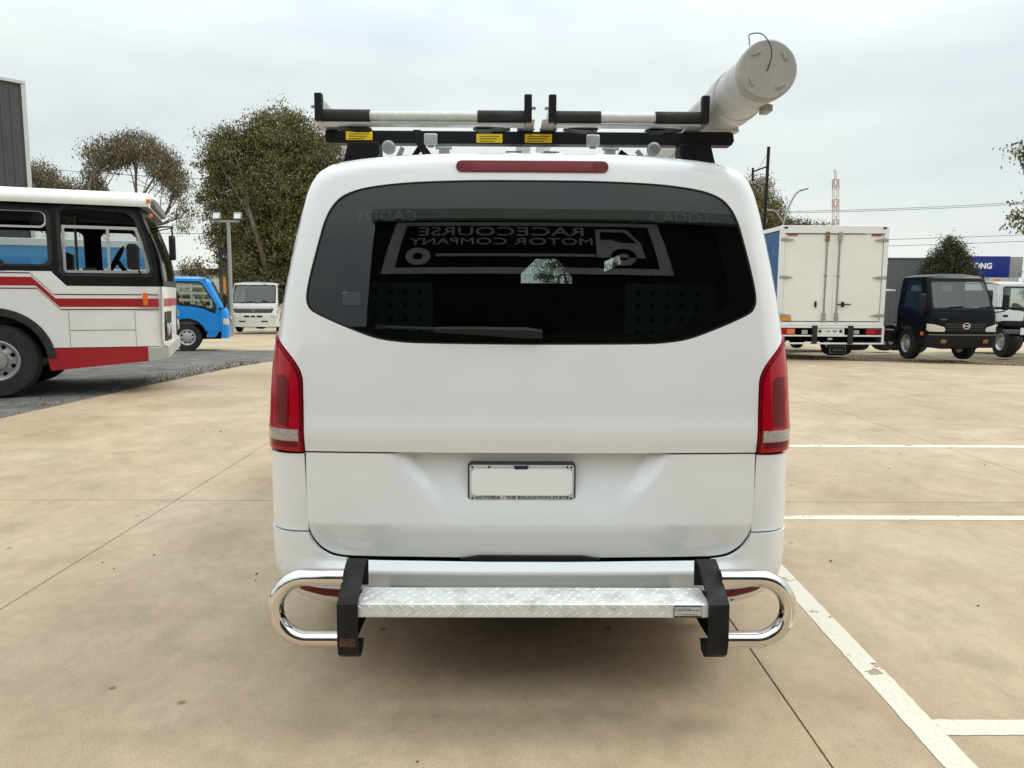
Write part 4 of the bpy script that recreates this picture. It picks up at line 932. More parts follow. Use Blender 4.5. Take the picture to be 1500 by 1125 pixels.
        if big: patch('indicator', [(s_ * (hw - .02), .92), (s_ * (hw + .06), .90), (s_ * (hw + .07), 1.08), (s_ * (hw + .0), 1.08)], [], fm(.006), .05, MATS['amber'], T, rim=.01)
        MB().box(s_ * (hw - .12) - .1, s_ * (hw - .12) + .1, .42, .62, .36, .44).build('cab_step', mat('step_orange', (.50, .20, .08), .6) if name == 'blue_truck' else BLACK, T, bevel=.01)
        MB().prism([(.38, .38), (axle - wr - .12, .38), (axle - wr - .15, .58), (.25, .60)], s_ * (hw - .06), s_ * (hw - .012), 'x').build('sill', paint if not dark else BLACK, T)
    patch('roof', [(-h2, float(yF(zt)) + .02), (h2, float(yF(zt)) + .02), (h2, depth - .06), (-h2, depth - .06)], [], lambda V: np.column_stack([V[:, 0], V[:, 1] + .06 * (V[:, 0] / h2) ** 2, zt + .07 * (1 - np.abs(V[:, 0] / h2) ** 3.5) * sm((V[:, 1] - float(yF(zt))) / .3 + .15)]), .1, paint, T, rim=.03, facing=(0, 0, 1))
    bw = rrect(-h2 + .18, h2 - .18, zw + .12, zt - .18, .06)
    patch('back_wall', [(-hw, .72), (hw, .72), (hw, zw), (h2, zt), (-h2, zt), (-hw, zw)], [bw], lambda V: np.column_stack([V[:, 0], np.full(len(V), depth - .03), V[:, 1]]), .3, paint, T, rim=.02, facing=(0, 1, 0))
    patch('rear_glass', bw, [], lambda V: np.column_stack([V[:, 0], np.full(len(V), depth - .035), V[:, 1]]), .3, CABG, T, rim=0)
    MB().box(-hw + .03, hw - .03, .25, depth - .05, .72, .80).build('cab_floor', CABIN, T)
    MB().box(-hw + .05, hw - .05, .22, .48, .95, zw + .02).build('dashboard', CABIN, T, bevel=.05)
    for x in (-.45, .42):
        s_ = empty('seat', (x, 1.15, 0), parent=T)
        MB().box(-.24, .24, -.25, .22, .95, 1.1).build('cushion', SEAT, s_, bevel=.03); MB().box(-.23, .23, .2, .32, 1.05, zw + .45).build('backrest', SEAT, s_, bevel=.05)
    MB().lathe([(.19, -.012), (.21, 0), (.19, .012), (.175, 0), (.19, -.012)], 24, Matrix.Translation((-.45, .66, zw + .07)) @ Matrix.Rotation(R(55), 4, 'X')).build('steering_wheel', BLACK, T)
    # grille, bumper, emblem, wipers, plate
    g0, g1 = (.70, .90) if not big else (.94, 1.14)
    gw0, gw1 = (hw - .36, hw - .30) if not big else (hw - .26, hw - .16)
    gp = patch('grille', [(-gw0, g0), (gw0, g0), (gw1, g1 - .02), (gw1 - .04, g1), (-gw1 + .04, g1), (-gw1, g1 - .02)], [], fm(.004), .08, BLACK, T, rim=.01)
    for k in range(3):
        z = g0 + (g1 - g0) * (k + .6) / 3.4
        patch('grille_bar', [(-gw0, z), (gw0, z), (gw0, z + .016), (-gw0, z + .016)], [], fm(.010), .08, ALUDULL if big else mat('grille_dark', (.03, .03, .032), .35), gp, rim=.006)
    ez = (g0 + g1) / 2 + (.03 if not big else .03); ey = float(fm(.014)(np.array([[0, ez]]))[0, 1])
    em = MB().lathe([(.085, -.004), (.085, .010), (.066, .010), (.066, -.004), (.085, -.004)], 28, axisM((0, ey, ez), 'y') @ Matrix.Rotation(math.pi, 4, 'X') @ Matrix.Diagonal((1, .82, 1, 1))).build('emblem', CHROME, T)
    MB().box(-.066, .066, ey - .010, ey, ez - .010, ez + .010).build('emblem_bar', CHROME, em)
    text('badge', 'HINO', .05 if big else .045, ALUDULL if dark else DKTXT, T, FACE_S(-hw + .30, float(fm(.003)(np.array([[-hw + .3, g1 + .07]]))[0, 1]), g1 + .07), .001, sx=1.5)
    if big: text('badge', '500', .05, DKTXT, T, FACE_S(hw - .28, float(fm(.003)(np.array([[hw - .28, g1 + .05]]))[0, 1]), g1 + .05), .001, sx=1.3)
    bp = patch('front_bumper', P(.34 if not big else .30, zb + .12 if not big else zb + .28, 4), [], fm(.03), .08, BLACK if dark else paint, T, rim=.05)
    if not big:
        patch('bumper_trim', [(-xe(zb) + .1, zb + .105), (xe(zb) - .1, zb + .105), (xe(zb) - .1, zb + .117), (-xe(zb) + .1, zb + .117)], [], fm(.034), .08, ALUDULL, T, rim=.004)
        for s_ in (1, -1): patch('fog_lamp', rrect(s_ * (hw - .30) - .06, s_ * (hw - .30) + .06, .44, .53, .02), [], fm(.036), .05, mat('fog_amber', (.22, .09, .01), .2, coat=1) if dark else CLEAR_LENS, T, rim=.01)
    else:
        for a, b in ((-.42, -.16), (-.10, .10), (.16, .42)): patch('bumper_slot', rrect(a, b, zb + .12, zb + .20, .02), [], fm(.033), .06, GAP, T, rim=.004)
        for a, b in ((-.66, -.36), (.36, .66)): patch('bumper_slot', rrect(a, b, zb - .10, zb - .04, .015), [], fm(.033), .06, GAP, T, rim=.004)
    for x0, x1 in ((-.55, -.02), (.12, .66)):
        pts = [tuple(fm(.012)(np.array([[x0, zw + .03]]))[0]), tuple(fm(.014)(np.array([[(x0 + x1) / 2, zw + .09]]))[0]), tuple(fm(.012)(np.array([[x1, zw + .10]]))[0])]
        MB().tube(pts, .011, 6).build('wiper', BLACK, T)
    # chassis
    for x in (-.36, .36): MB().box(x - .035, x + .035, .5, depth + bedlen, .50, .68).build('chassis_rail', GAP, T)
    MB().box(-.4, .4, .25, depth - .1, .30, .74).build('engine', GAP, T)
    MB().box(-.72, .72, axle - .06, axle + .06, wr - .06, wr + .06).build('axle', GAP, T)
    for s_ in (1, -1):
        wheel('wheel', (s_ * (hw - .13), axle, wr), wr, .21, wr * .60, s_, T, mat('truck_rim', (.58, .56, .53), .35, metal=.5, var=.2, vscale=20), nuts=6, holes=8)
        wheel('wheel', (s_ * (hw - .22), depth + bedlen * .58, wr), wr, .42, wr * .60, s_, T, MATS['truck_rim'], nuts=6)
        MB().prism([(axle + wr + .13, .30), (axle + wr + .16, .30), (axle + wr + .16, .72), (axle + wr + .13, .72)], s_ * (hw - .26), s_ * (hw - .01), 'x').build('mudflap', RUBBER, T)
    MB().box(-.75, -.45, depth + .2, depth + 1.0, .36, .66).build('fuel_tank', BLACK, T, bevel=.04)
    return T
def ring2(loop, k):
    """inset (k>0) or outset a loop along its corner bisectors"""
    L = [np.array(p, float) for p in loop]; n = len(L); ar = sum(L[i][0] * L[(i+1) % n][1] - L[(i+1) % n][0] * L[i][1] for i in range(n)); sg = 1 if ar > 0 else -1; o = []
    for i in range(n):
        a = L[i] - L[i-1]; b = L[(i+1) % n] - L[i]; a /= np.linalg.norm(a); b /= np.linalg.norm(b)
        na = np.array([-a[1], a[0]]) * sg; nb = np.array([-b[1], b[0]]) * sg; m = na + nb; m /= max(np.linalg.norm(m), .3); o.append(tuple(L[i] + m * k / max(.5, float(m @ na))))
    return o
TB = mat('truck_blue', (.006, .25, .68), .35, coat=.2, var=.08, vscale=3)
TK = mat('truck_black', (.004, .005, .007), .3, coat=.0, spec=.14, var=.2, vscale=5)
TW = mat('truck_white', (.74, .74, .72), .35, coat=.6, var=.05, vscale=3)
G_ = lambda x, y: (x, y, float(gz(y)))
tk = truck('black_truck', G_(10.12, 16.45), R(0), 'glossy black cab chassis truck facing the van with pale headlights', TK, hw=.775, depth=1.5, dark=True, scale=.985)
MB().box(-.60, -.40, .07, .085, zz := .98, zz + .03).build('badge_strip', ALUDULL, tk)
bt_ = truck('blue_truck', G_(-7.75, 21.3), R(110), 'bright blue truck with tall blue and white body, parked behind the bus', TB, scale=1.0, bedlen=5.5)
wt = truck('white_truck', G_(-11.75, 35.2), R(3), 'white truck with black grille facing out beside the orange posts', TW, hw=1.09, zb=.62, zw=1.36, zt=2.32, big=True, bedlen=5, wr=.45)
w2 = truck('white_truck', G_(9.6, 21.6), R(3), 'white cab truck half hidden between the box truck and the black truck', TW, bedlen=4)
w3 = truck('white_truck', G_(15.0, 21.6), R(97), 'white cab truck side-on beyond the black truck and bull bar', TW, bedlen=4)
# body of the blue truck: drop-side box with pale rails
def slab_part(nm, b, m, p, bev=.01): return MB().box(*b).build(nm, m, p, bevel=bev)
SKB = mat('body_pale_blue', (.10, .33, .60), .45, coat=.3, var=.06)
for s_ in (1, -1):
    x0, x1 = (1.02, 1.08) if s_ > 0 else (-1.08, -1.02)
    slab_part('body_side', (x0, x1, 1.72, 7.2, .98, 2.72), SKB, bt_)
    slab_part('body_rail', (x0 - .012, x1 + .012, 1.70, 7.22, 2.68, 2.86), TW, bt_)
    slab_part('body_rail', (x0 - .012, x1 + .012, 1.70, 7.22, 1.98, 2.14), TW, bt_)
    for k in range(6): slab_part('body_recess', (x1 - .002, x1 + .008, 1.95 + .86 * k, 2.6 + .86 * k, 2.25, 2.42) if s_ > 0 else (x0 - .008, x0 + .002, 1.95 + .86 * k, 2.6 + .86 * k, 2.25, 2.42), mat('body_mid_blue', (.06, .27, .55), .45), bt_)
slab_part('body_front', (-1.06, 1.06, 1.70, 1.76, .9, 2.66), SKB, bt_); slab_part('body_floor', (-1.02, 1.02, 1.76, 7.2, .9, .98), GAP, bt_); slab_part('body_back', (-1.02, 1.02, 7.14, 7.2, .98, 2.6), SKB, bt_)
# beacons and headboards on the white trucks
slab_part('beacon', (-.72, -.62, 1.0, 1.1, 1.99, 2.09), MATS['amber'], w2); slab_part('beacon', (.0, .1, .9, 1.0, 1.99, 2.09), MATS['amber'], w3, .01)
for k in range(5): slab_part('headboard_bar', (-.7 + .33 * k, -.66 + .33 * k, 1.78, 1.82, .7, 2.0), TW, w2, 0)
for z in (1.35, 1.95): slab_part('headboard_rail', (-.75, .75, 1.77, 1.83, z, z + .05), TW, w2, 0)
slab_part('side_indicator', (-.80, -.775, .30, .40, .60, .68), MATS['amber'], tk, .006)
# ---------------------------------------------------------------- box truck, rear on
bx = empty('box_truck', G_(7.45, 17.2), 0, 'white box truck with blue sides showing its closed rear doors', 'truck'); bx.scale = (.957,) * 3
CREAM = mat('door_cream', (.79, .755, .675), .45, coat=.3, var=.05, vscale=2)
BSB = mat('box_side_blue', (.010, .085, .22), .5, var=.1)
hwb, zb0, zb1 = 1.25, .92, 3.18
for s_ in (1, -1): slab_part('side_wall', (s_ * hwb - .03, s_ * hwb + .03, .10, 5.6, zb0, zb1 - .12), BSB, bx)
slab_part('box_roof', (-hwb - .035, hwb + .035, .10, 5.62, zb1 - .10, zb1), TW, bx); slab_part('box_floor', (-hwb, hwb, .1, 5.6, zb0 - .06, zb0), GAP, bx); slab_part('box_front', (-hwb, hwb, 5.55, 5.62, zb0, zb1 - .1), TW, bx)
fr_ = MB(); fr_.box(-hwb - .035, hwb + .035, 0, .10, zb1 - .17, zb1 + .012); fr_.box(-hwb - .035, -hwb + .07, 0, .10, zb0, zb1 - .17); fr_.box(hwb - .07, hwb + .035, 0, .10, zb0, zb1 - .17); fr_.box(-hwb - .035, hwb + .035, 0, .10, zb0 - .09, zb0)
fr_.build('door_frame', TW, bx, bevel=.008)
for s_ in (1, -1):
    d = slab_part('rear_door', (min(s_ * .03, s_ * (hwb - .08)), max(s_ * .03, s_ * (hwb - .08)), .03, .07, zb0 + .02, zb1 - .19), CREAM, bx, .006)
    xr = s_ * .15 - .02
    MB().tube([(xr, .012, zb0 + .02), (xr, .012, zb1 - .16)], .018, 10).build('lock_rod', mat('rod_steel', (.33, .31, .29), .5, metal=.6), d)
    slab_part('rod_guide', (xr - .045, xr + .045, -.02, .03, zb1 - .36, zb1 - .13), mat('guide_brass', (.22, .15, .07), .5, metal=.4) if s_ < 0 else ALUDULL, d)
    slab_part('rod_guide', (xr - .045, xr + .045, -.02, .03, zb0 + .0, zb0 + .22), ALUDULL, d); slab_part('rod_guide', (xr - .04, xr + .04, -.01, .03, 2.0, 2.04), ALUDULL, d)
    for z in (1.08, 1.98, 2.86):
        q = [(s_ * (hwb + .03), z - .035), (s_ * (hwb - .10), z - .04), (s_ * (hwb - .30), z), (s_ * (hwb - .10), z + .04), (s_ * (hwb + .03), z + .035)]
        MB().prism(q, -.012, .03, 'y').build('hinge', ALUDULL, d, bevel=.006)
    MB().prism(rrect(s_ * 1.0 - .12, s_ * 1.0 + .12, 2.955, 3.0, .015), .01, .03, 'y').build('door_emblem', mat('emblem_red', (.25, .05, .04), .4), d)
    slab_part('roof_lamp', (s_ * 1.17 - .045, s_ * 1.17 + .045, -.012, .0, zb1 - .06, zb1 - .025), BLACK, bx, .004)
MB().prism([(-.02, 1.28), (.02, 1.28), (.02, 1.34), (-.02, 1.34)], 0, .03, 'y')
slab_part('door_stile', (-.028, .028, .035, .075, zb0 + .02, zb1 - .19), TW, bx, .004); slab_part('door_handle', (.14, .46, -.02, .0, 1.33, 1.355), BLACK, bx, .004); slab_part('door_handle', (.24, .30, -.025, .03, 1.28, 1.40), BLACK, bx, .01); slab_part('door_latch', (-.40, -.355, -.01, .03, 1.27, 1.41), BLACK, bx, .01)
slab_part('reflector_sign', (-hwb + .02, -hwb + .30, -.006, .03, .945, 1.04), mat('amber_sign', (.62, .27, .02), .5), bx, .003)
rb = MB()
for a in ((-hwb - .03, hwb + .03, .78, .83), (-hwb - .03, hwb + .03, .575, .612), (-hwb - .03, hwb + .03, .39, .43)): rb.box(a[0], a[1], -.06, -.01, a[2], a[3])
for x in (-hwb - .03, hwb - .02): rb.box(x, x + .05, -.058, -.012, .40, .80)
rb.build('rear_bar', TW, bx, bevel=.006)
slab_part('bar_panel', (-.36, .34, -.03, .0, .60, .80), TW, bx)
for x in (-.46, .40): slab_part('rubber_buffer', (x, x + .12, -.10, -.055, .40, .84), RUBBER, bx)
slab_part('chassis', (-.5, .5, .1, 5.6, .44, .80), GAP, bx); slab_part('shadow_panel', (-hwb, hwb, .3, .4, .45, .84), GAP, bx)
for s_ in (1, -1):
    tl = slab_part('tail_lamp', (s_ * 1.03 - .18, s_ * 1.03 + .18, -.045, .0, .625, .765), RED_LENS, bx, .01)
    slab_part('amber_lens', (s_ * 1.03 + (-.02 if s_ < 0 else .04), s_ * 1.03 + (.16 if s_ < 0 else .15), -.052, -.04, .635, .755), MATS['amber'] if s_ < 0 else RED_DARK, tl, .004)
    slab_part('reverse_lamp', (s_ * .62 - .07, s_ * .62 + .07, -.04, .0, .63, .73), CLEAR_LENS, bx, .01)
pl_ = slab_part('number_plate', (-.19, .18, -.045, -.028, .635, .765), PLATEW, bx, .003)
text('plate_lettering', '1SA 4JB', .10, DKTXT, pl_, FACE_S(-.005, -.0465, .70), .001, sx=1.0)
for x in (-.255, .245): MB().lathe([(.035, 0), (.03, .02), (0, .03)], 12, axisM((x, -.03, .70), 'y') @ Matrix.Rotation(math.pi, 4, 'X')).build('plate_lamp', BLACK, bx)
MB().prism(rrect(-.06, .06, .495, .54, .02), -.02, .0, 'y').build('tow_emblem', ALU, bx)
fl_ = slab_part('mud_flap_badge', (.14, .55, .30, .33, .14, .33), mat('flap_grey', (.2, .2, .2), .6), bx); slab_part('badge_plate', (.165, .525, .29, .305, .16, .31), BLACK, fl_, .004)
text('badge_lettering', 'ISUZU', .075, ALUDULL, fl_, FACE_S(.345, .2885, .23), .001, sx=1.2)
for s_ in (1, -1): wheel('wheel', (s_ * .88, 1.6, .45), .45, .58, .26, s_, bx, MATS['truck_rim']); wheel('wheel', (s_ * .95, 6.6, .42), .42, .24, .25, s_, bx, MATS['truck_rim'])
cabb = MB().prism([(5.8, .6), (7.6, .6), (7.65, 1.4), (7.3, 2.3), (6.9, 2.45), (5.8, 2.45)], -1.0, 1.0, 'x').build('cab', TW, bx, bevel=.08)
MB().prism([(7.655, 1.42), (7.32, 2.25), (7.34, 2.25), (7.67, 1.42)], -.85, .85, 'x').build('windscreen', BLACK, bx)
MB().tube([(-.55, .4, .60), (-.5, 1.0, .36), (-.3, 1.6, .33)], .07, 10).build('exhaust_pipe', GAP, bx)
# ---------------------------------------------------------------- tow bar chassis at the right edge
cb_ = empty('bare_chassis', G_(12.55, 17.4), R(-4), 'dark bare truck chassis with black bull bar beside the black truck', 'chassis')
slab_part('cross_bar', (-.9, 1.3, 0, .12, .80, .88), BLACK, cb_); slab_part('cross_bar', (-.9, 1.3, .0, .1, .62, .72), mat('bar_steel', (.12, .12, .12), .5, metal=.5), cb_)
for x in (-.45, .75): slab_part('rail', (x, x + .09, .1, 4.0, .55, .75), GAP, cb_)
MB().tube([(-.95, .05, .9), (-.45, .05, .9), (-.45, .05, 1.22), (-.95, .05, 1.22), (-1.3, .1, 1.22)], .03, 8).build('bull_bar', BLACK, cb_)
for x in (-.35, .95): wheel('wheel', (x, .9, .38), .38, .26, .22, -1, cb_, MATS['truck_rim'])
np_ = slab_part('number_plate', (-.55, -.22, -.02, -.005, .60, .76), PLATEW, cb_, .003); slab_part('lamp', (-.12, .05, -.02, .0, .6, .7), CLEAR_LENS, cb_)
slab_part('mudguard', (-.6, -.1, .55, 1.3, .82, .88), BLACK, cb_, .02)
# ---------------------------------------------------------------- stake trailer with orange posts beside the white truck
ORG = mat('post_orange', (.62, .26, .02), .6, var=.1)
tr_ = empty('stake_trailer', G_(-12.95, 33.2), R(6), 'pale stake sided trailer with orange corner posts behind the blue truck', 'trailer')
slab_part('deck', (-2.4, .1, 0, 2.2, .75, .95), mat('deck_grey', (.2, .2, .19), .8), tr_)
for z in (1.15, 1.45, 1.75, 2.05): slab_part('slat', (-2.4, .1, 0, .05, z, z + .10), mat('stake_cream', (.62, .58, .50), .6), tr_, 0)
for x in (-2.4, -1.6, -.8, .02): slab_part('stake', (x, x + .08, -.05, 0, .75, 2.2), MATS['stake_cream'], tr_, 0)
for x in (-1.9, -.9, .05): slab_part('corner_post', (x, x + .10, 2.12, 2.2, .9, 2.55), ORG, tr_, 0)
slab_part('marker_board', (.35, .72, -.2, -.12, .45, 1.45), ORG, tr_); slab_part('marker_frame', (.1, .35, -.1, .0, .45, .9), GAP, tr_)
for x in (-2.0, -.3): wheel('wheel', (x, 1.1, .4), .4, .25, .24, 1, tr_, MATS['truck_rim'], nuts=0)
# ================================================================ trees
BARK = mat('bark', (.17, .135, .10), .9, var=.4, vscale=6)
def leafmat(name, c0, c1, c2):
    m = bpy.data.materials.new(name); m.use_nodes = True; t = m.node_tree; I = t.nodes['Principled BSDF'].inputs
    g = N(t, 'ShaderNodeNewGeometry'); n = N(t, 'ShaderNodeTexNoise'); n.inputs['Scale'].default_value = 1.1; n.inputs['Detail'].default_value = 4; t.links.new(g.outputs['Position'], n.inputs['Vector'])
    ad = N(t, 'ShaderNodeMath', operation='MULTIPLY_ADD'); ad.inputs[1].default_value = .5; t.links.new(g.outputs['Random Per Island'], ad.inputs[0])
    sc = N(t, 'ShaderNodeMath', operation='MULTIPLY'); sc.inputs[1].default_value = .6; t.links.new(n.outputs['Fac'], sc.inputs[0]); t.links.new(sc.outputs[0], ad.inputs[2])
    c = N(t, 'ShaderNodeValToRGB'); e = c.color_ramp.elements; e[0].position = .2; e[0].color = (*c0, 1); e[1].position = .85; e[1].color = (*c2, 1); x = e.new(.5); x.color = (*c1, 1)
    t.links.new(ad.outputs[0], c.inputs[0]); t.links.new(c.outputs[0], I['Base Color']); I['Roughness'].default_value = .6; I['Specular IOR Level'].default_value = .12
    MATS[name] = m; return m
GUM = leafmat('gum_leaf', (.058, .054, .021), (.13, .116, .045), (.23, .20, .085))
GUM2 = leafmat('brown_gum_leaf', (.08, .068, .04), (.145, .12, .07), (.24, .195, .11))
DKL = leafmat('dark_leaf', (.020, .026, .012), (.044, .052, .024), (.085, .092, .042))
def tree(name, base, top, lobes, nleaf, lm, label, leaf=(.125, .032), droop=.8, trunk_r=.25, seed=1, grp=None, per=26, spread=.42, inner=.35, limb=True):
    """lobes: (x, y, z, rx, ry, rz) in metres from the base; leaves hang in clumps through each lobe"""
    r_ = np.random.default_rng(seed); T = empty(name, base, 0, label, 'tree', grp)
    vol = np.array([l[3] * l[4] * l[5] for l in lobes]); vol /= vol.sum()
    ncl = nleaf // per; which = r_.choice(len(lobes), ncl, p=vol); L = np.array(lobes)[which]
    d = r_.normal(size=(ncl, 3)); d /= np.linalg.norm(d, axis=1)[:, None]; rad = (inner + (1 - inner) * r_.random(ncl) ** .6) * (1 + .12 * r_.normal(size=ncl))
    cc = L[:, :3] + d * rad[:, None] * L[:, 3:]
    size = r_.uniform(.55, 1.35, ncl) * spread
    n = ncl * per; cid = np.repeat(np.arange(ncl), per)
    off = r_.normal(size=(n, 3)) * .5 * size[cid][:, None] * [1, 1, .8]
    P = cc[cid] + off
    a = r_.uniform(0, 2 * np.pi, n); tilt = np.clip(r_.normal(droop, .45, n), -.6, 1.5)
    ax = np.column_stack([np.cos(a) * np.cos(tilt), np.sin(a) * np.cos(tilt), -np.sin(tilt)])
    b = np.cross(ax, r_.normal(size=(n, 3))); b /= np.linalg.norm(b, axis=1)[:, None] + 1e-9
    l_ = leaf[0] * r_.uniform(.6, 1.4, n)[:, None]; w_ = leaf[1] * r_.uniform(.6, 1.3, n)[:, None]
    V = np.stack([P, P + ax * l_ * .45 + b * w_, P + ax * l_, P + ax * l_ * .45 - b * w_], 1).reshape(-1, 3)
    me = bpy.data.meshes.new('crown'); me.vertices.add(4 * n); me.vertices.foreach_set('co', V.ravel()); me.loops.add(4 * n); me.loops.foreach_set('vertex_index', np.arange(4 * n)); me.polygons.add(n)
    me.polygons.foreach_set('loop_start', np.arange(0, 4 * n, 4)); me.polygons.foreach_set('loop_total', np.full(n, 4)); me.update(); me.validate(); me.materials.append(lm)
    link(bpy.data.objects.new('crown', me), T)
    # trunk and limbs
    mb = MB(); lc = np.array(lobes)[:, :3]; fork = np.array([lc[:, 0].mean() * .4, lc[:, 1].mean() * .4, max(.8, (lc[:, 2] - np.array(lobes)[:, 5]).min() * .9 + .3)])
    mb.tube(spline([(0, 0, -.1), (fork[0] * .3 + .05, 0, fork[2] * .5), tuple(fork)], 5), [trunk_r * (1.25 - .5 * k / 10) for k in range(11)], 9)
    for l in lobes:
        e = np.array(l[:3]); mid = fork + (e - fork) * .5 + r_.normal(size=3) * .15 * np.linalg.norm(e - fork) * np.array([1, 1, .3])
        q = spline([tuple(fork), tuple(mid), tuple(e)], 5); mb.tube(q, [trunk_r * (.6 - .045 * k) for k in range(11)], 7, caps=False)
        for k in range(7 if limb else 3):
            s0 = np.array(q[r_.integers(4, 10)]); u = r_.normal(size=3); u[2] = abs(u[2]) * .8; u /= np.linalg.norm(u); e2 = e + u * np.array(l[3:]) * r_.uniform(.55, .9)
            m2 = s0 + (e2 - s0) * .5 + r_.normal(size=3) * .12; q2 = spline([tuple(s0), tuple(m2), tuple(e2)], 4); mb.tube(q2, [trunk_r * (.2 - .019 * kk) for kk in range(9)], 5, caps=False)
    mb.build('trunk', BARK, T, smooth=1)
    return T
gb = lambda x, y: (x, y, float(gz(y)))
tree('gum_tree', gb(-11.2, 38), 11, [(-2.2, 0, 8.6, 1.5, 1.6, 1.5), (.2, .3, 9.4, 1.9, 1.8, 1.55), (2.0, 0, 8.4, 1.5, 1.5, 1.5), (-2.7, .2, 6.8, 1.2, 1.4, 1.5), (.3, -.3, 6.9, 2.4, 2.0, 1.9), (2.3, 0, 6.0, 1.5, 1.6, 1.8), (.6, 0, 4.4, 2.2, 2.0, 1.7), (-2.9, .2, 4.7, .8, .9, 1.1), (.9, 0, 2.5, 1.9, 1.9, 1.4), (-3.2, 0, 3.4, .5, .6, .6), (-1.3, -.8, 3.0, 1.2, 1.2, 1.2), (-1.5, -.6, 5.2, 1.4, 1.4, 1.4)], 165000, GUM,
     'large dense gum tree standing beyond the floodlight pole and white truck', seed=3, trunk_r=.3, grp=None, per=46, spread=.40)
tree('gum_tree', gb(-22.3, 46), 11, [(-1.3, 0, 10.2, 1.35, 1.3, .9), (.4, 0, 10.6, 1.5, 1.4, .9), (1.9, 0, 9.6, 1.0, 1.2, 1.1), (2.6, 0, 8.7, .8, .9, 1.2), (-2.3, 0, 9.0, .6, .8, .9), (2.9, .1, 6.6, .6, .6, 1.0)], 20000, GUM2,
     'sparse brown gum tree with bare drooping branches above the bus roof', seed=11, trunk_r=.2, leaf=(.14, .03), droop=1.1, per=18)
tree('gum_tree', gb(-25.2, 47), 9, [(0, 0, 8.0, .9, .9, 1.0), (.2, 0, 6.6, .9, .9, 1.0)], 8500, GUM2, 'small brown tree standing next to the sparse gum tree', seed=12, trunk_r=.15)
tree('gum_tree', gb(-28.2, 47), 9, [(0, 0, 9.0, 1.0, 1.0, 1.1), (1.2, 0, 8.2, 1.0, 1, .9), (.3, 0, 7, 1.2, 1, 1.2)], 13000, GUM2, 'dull green tree top beside the tall charcoal wall', seed=13, trunk_r=.2)
tree('young_tree', gb(-18.0, 44), 4, [(0, 0, 3.3, .7, .7, .75), (.3, 0, 2.4, .8, .7, .7)], 2600, GUM2, 'small bushy tree standing before the low white building', seed=14, trunk_r=.09, leaf=(.13, .045), limb=False)
tree('gum_tree', gb(17.2, 50), 9, [(-.9, 0, 8.9, 1.1, 1.1, 1.1), (0, 0, 7.2, 1.3, 1.2, 1.4), (.8, 0, 6, 1.3, 1.2, 1.2)], 19000, GUM, 'tall green gum tree rising behind the black lamp pole', seed=15, trunk_r=.2)
tree('spreading_tree', gb(19.6, 51), 7, [(-1.2, 0, 6.3, 1.2, 1.2, .9), (.6, 0, 6.4, 1.4, 1.3, .9), (1.9, 0, 6.0, .9, 1.0, .8), (0, 0, 5, 2.0, 1.3, 1.2)], 20000, DKL, 'dark spreading tree rising above the box truck roof', seed=16, trunk_r=.2)
tree('conifer', gb(23.45, 40), 5.6, [(0, 0, 4.75, .38, .38, .5), (.08, 0, 4.15, .85, .8, .65), (-.08, 0, 3.5, 1.2, 1.1, .7), (.05, 0, 2.9, 1.4, 1.3, .75), (0, 0, 2.3, 1.45, 1.4, .8), (0, 0, 1.4, 1.35, 1.3, .8)], 80000, DKL, 'dark cone shaped tree standing in front of the blue sign', seed=17, trunk_r=.16, leaf=(.10, .03), droop=.2, spread=.3, limb=False)
tree('bushy_tree', gb(37.2, 52), 5, [(0, 0, 3.9, 1.1, 1.1, .9), (.2, 0, 2.8, 1.4, 1.2, 1.0), (1.4, 0, 2.9, 1.2, 1.2, 1.2)], 18000, DKL, 'dark bushy tree standing past the end of the blue sign', seed=18, trunk_r=.16)
tree('overhanging_gum', gb(16.6, 21.5), 6, [(-1.95, 0, 5.65, .38, .4, .38), (-1.95, 0, 3.85, .42, .4, .42), (-.9, 0, 5.6, .9, .8, .8), (-.8, 0, 4.1, .8, .8, .8), (.6, 0, 5.2, 1.3, 1.2, 1.3), (-1.75, 0, 4.75, .12, .2, .15)], 20000, GUM, 'gum tree overhanging from beyond the bare chassis', seed=19, trunk_r=.18, leaf=(.11, .028), spread=.3)
tree('gum_tree', gb(3.7, 44), 6, [(0, 0, 4.6, 1.5, 1.4, 1.2), (-.6, 0, 3.3, 1.6, 1.4, 1.2), (1.2, 0, 3.2, 1.3, 1.2, 1.2)], 7000, DKL, 'rounded tree glimpsed through the van windows beyond its bonnet', seed=20, trunk_r=.18)
# ================================================================ buildings
def ribbed(name, x0, x1, z0, z1, y, m, parent, pitch=.4, depth=.03):
    """profiled metal cladding: real ribs"""
    n = int((x1 - x0) / pitch); pr = []
    for k in range(n):
        a = x0 + (x1 - x0) * k / n; w = (x1 - x0) / n
        pr += [(a, y), (a + w * .6, y), (a + w * .68, y - depth), (a + w * .92, y - depth)]
    pr.append((x1, y)); v = [(a, b, z0) for a, b in pr] + [(a, b, z1) for a, b in pr]; q = len(pr)
    return MB().add(v, [(i, i+1, i+1+q, i+q) for i in range(q - 1)]).build(name, m, parent, smooth=0)
CHAR = mat('charcoal_cladding', (.060, .062, .062), .6, var=.1, vscale=1.5)
CHAR2 = mat('grey_cladding', (.10, .105, .11), .6, var=.08, vscale=1.5)
TRIM = mat('pale_trim', (.5, .5, .48), .6)
# tall wall at the left
b1 = empty('warehouse', gb(-19.75, 32), R(48), 'tall charcoal warehouse wall rising behind the bus', 'building')
ribbed('wall', -14, 0, 0, 10.2, 0, CHAR, b1, .35); MB().box(-.06, .10, -.06, .1, 0, 10.25).build('corner_trim', TRIM, b1); MB().box(-14, .1, -.08, .06, 10.2, 10.32).build('parapet_cap', TRIM, b1)
MB().box(-14, -.05, .05, 9, 0, 10.15).build('side_wall', CHAR, b1)
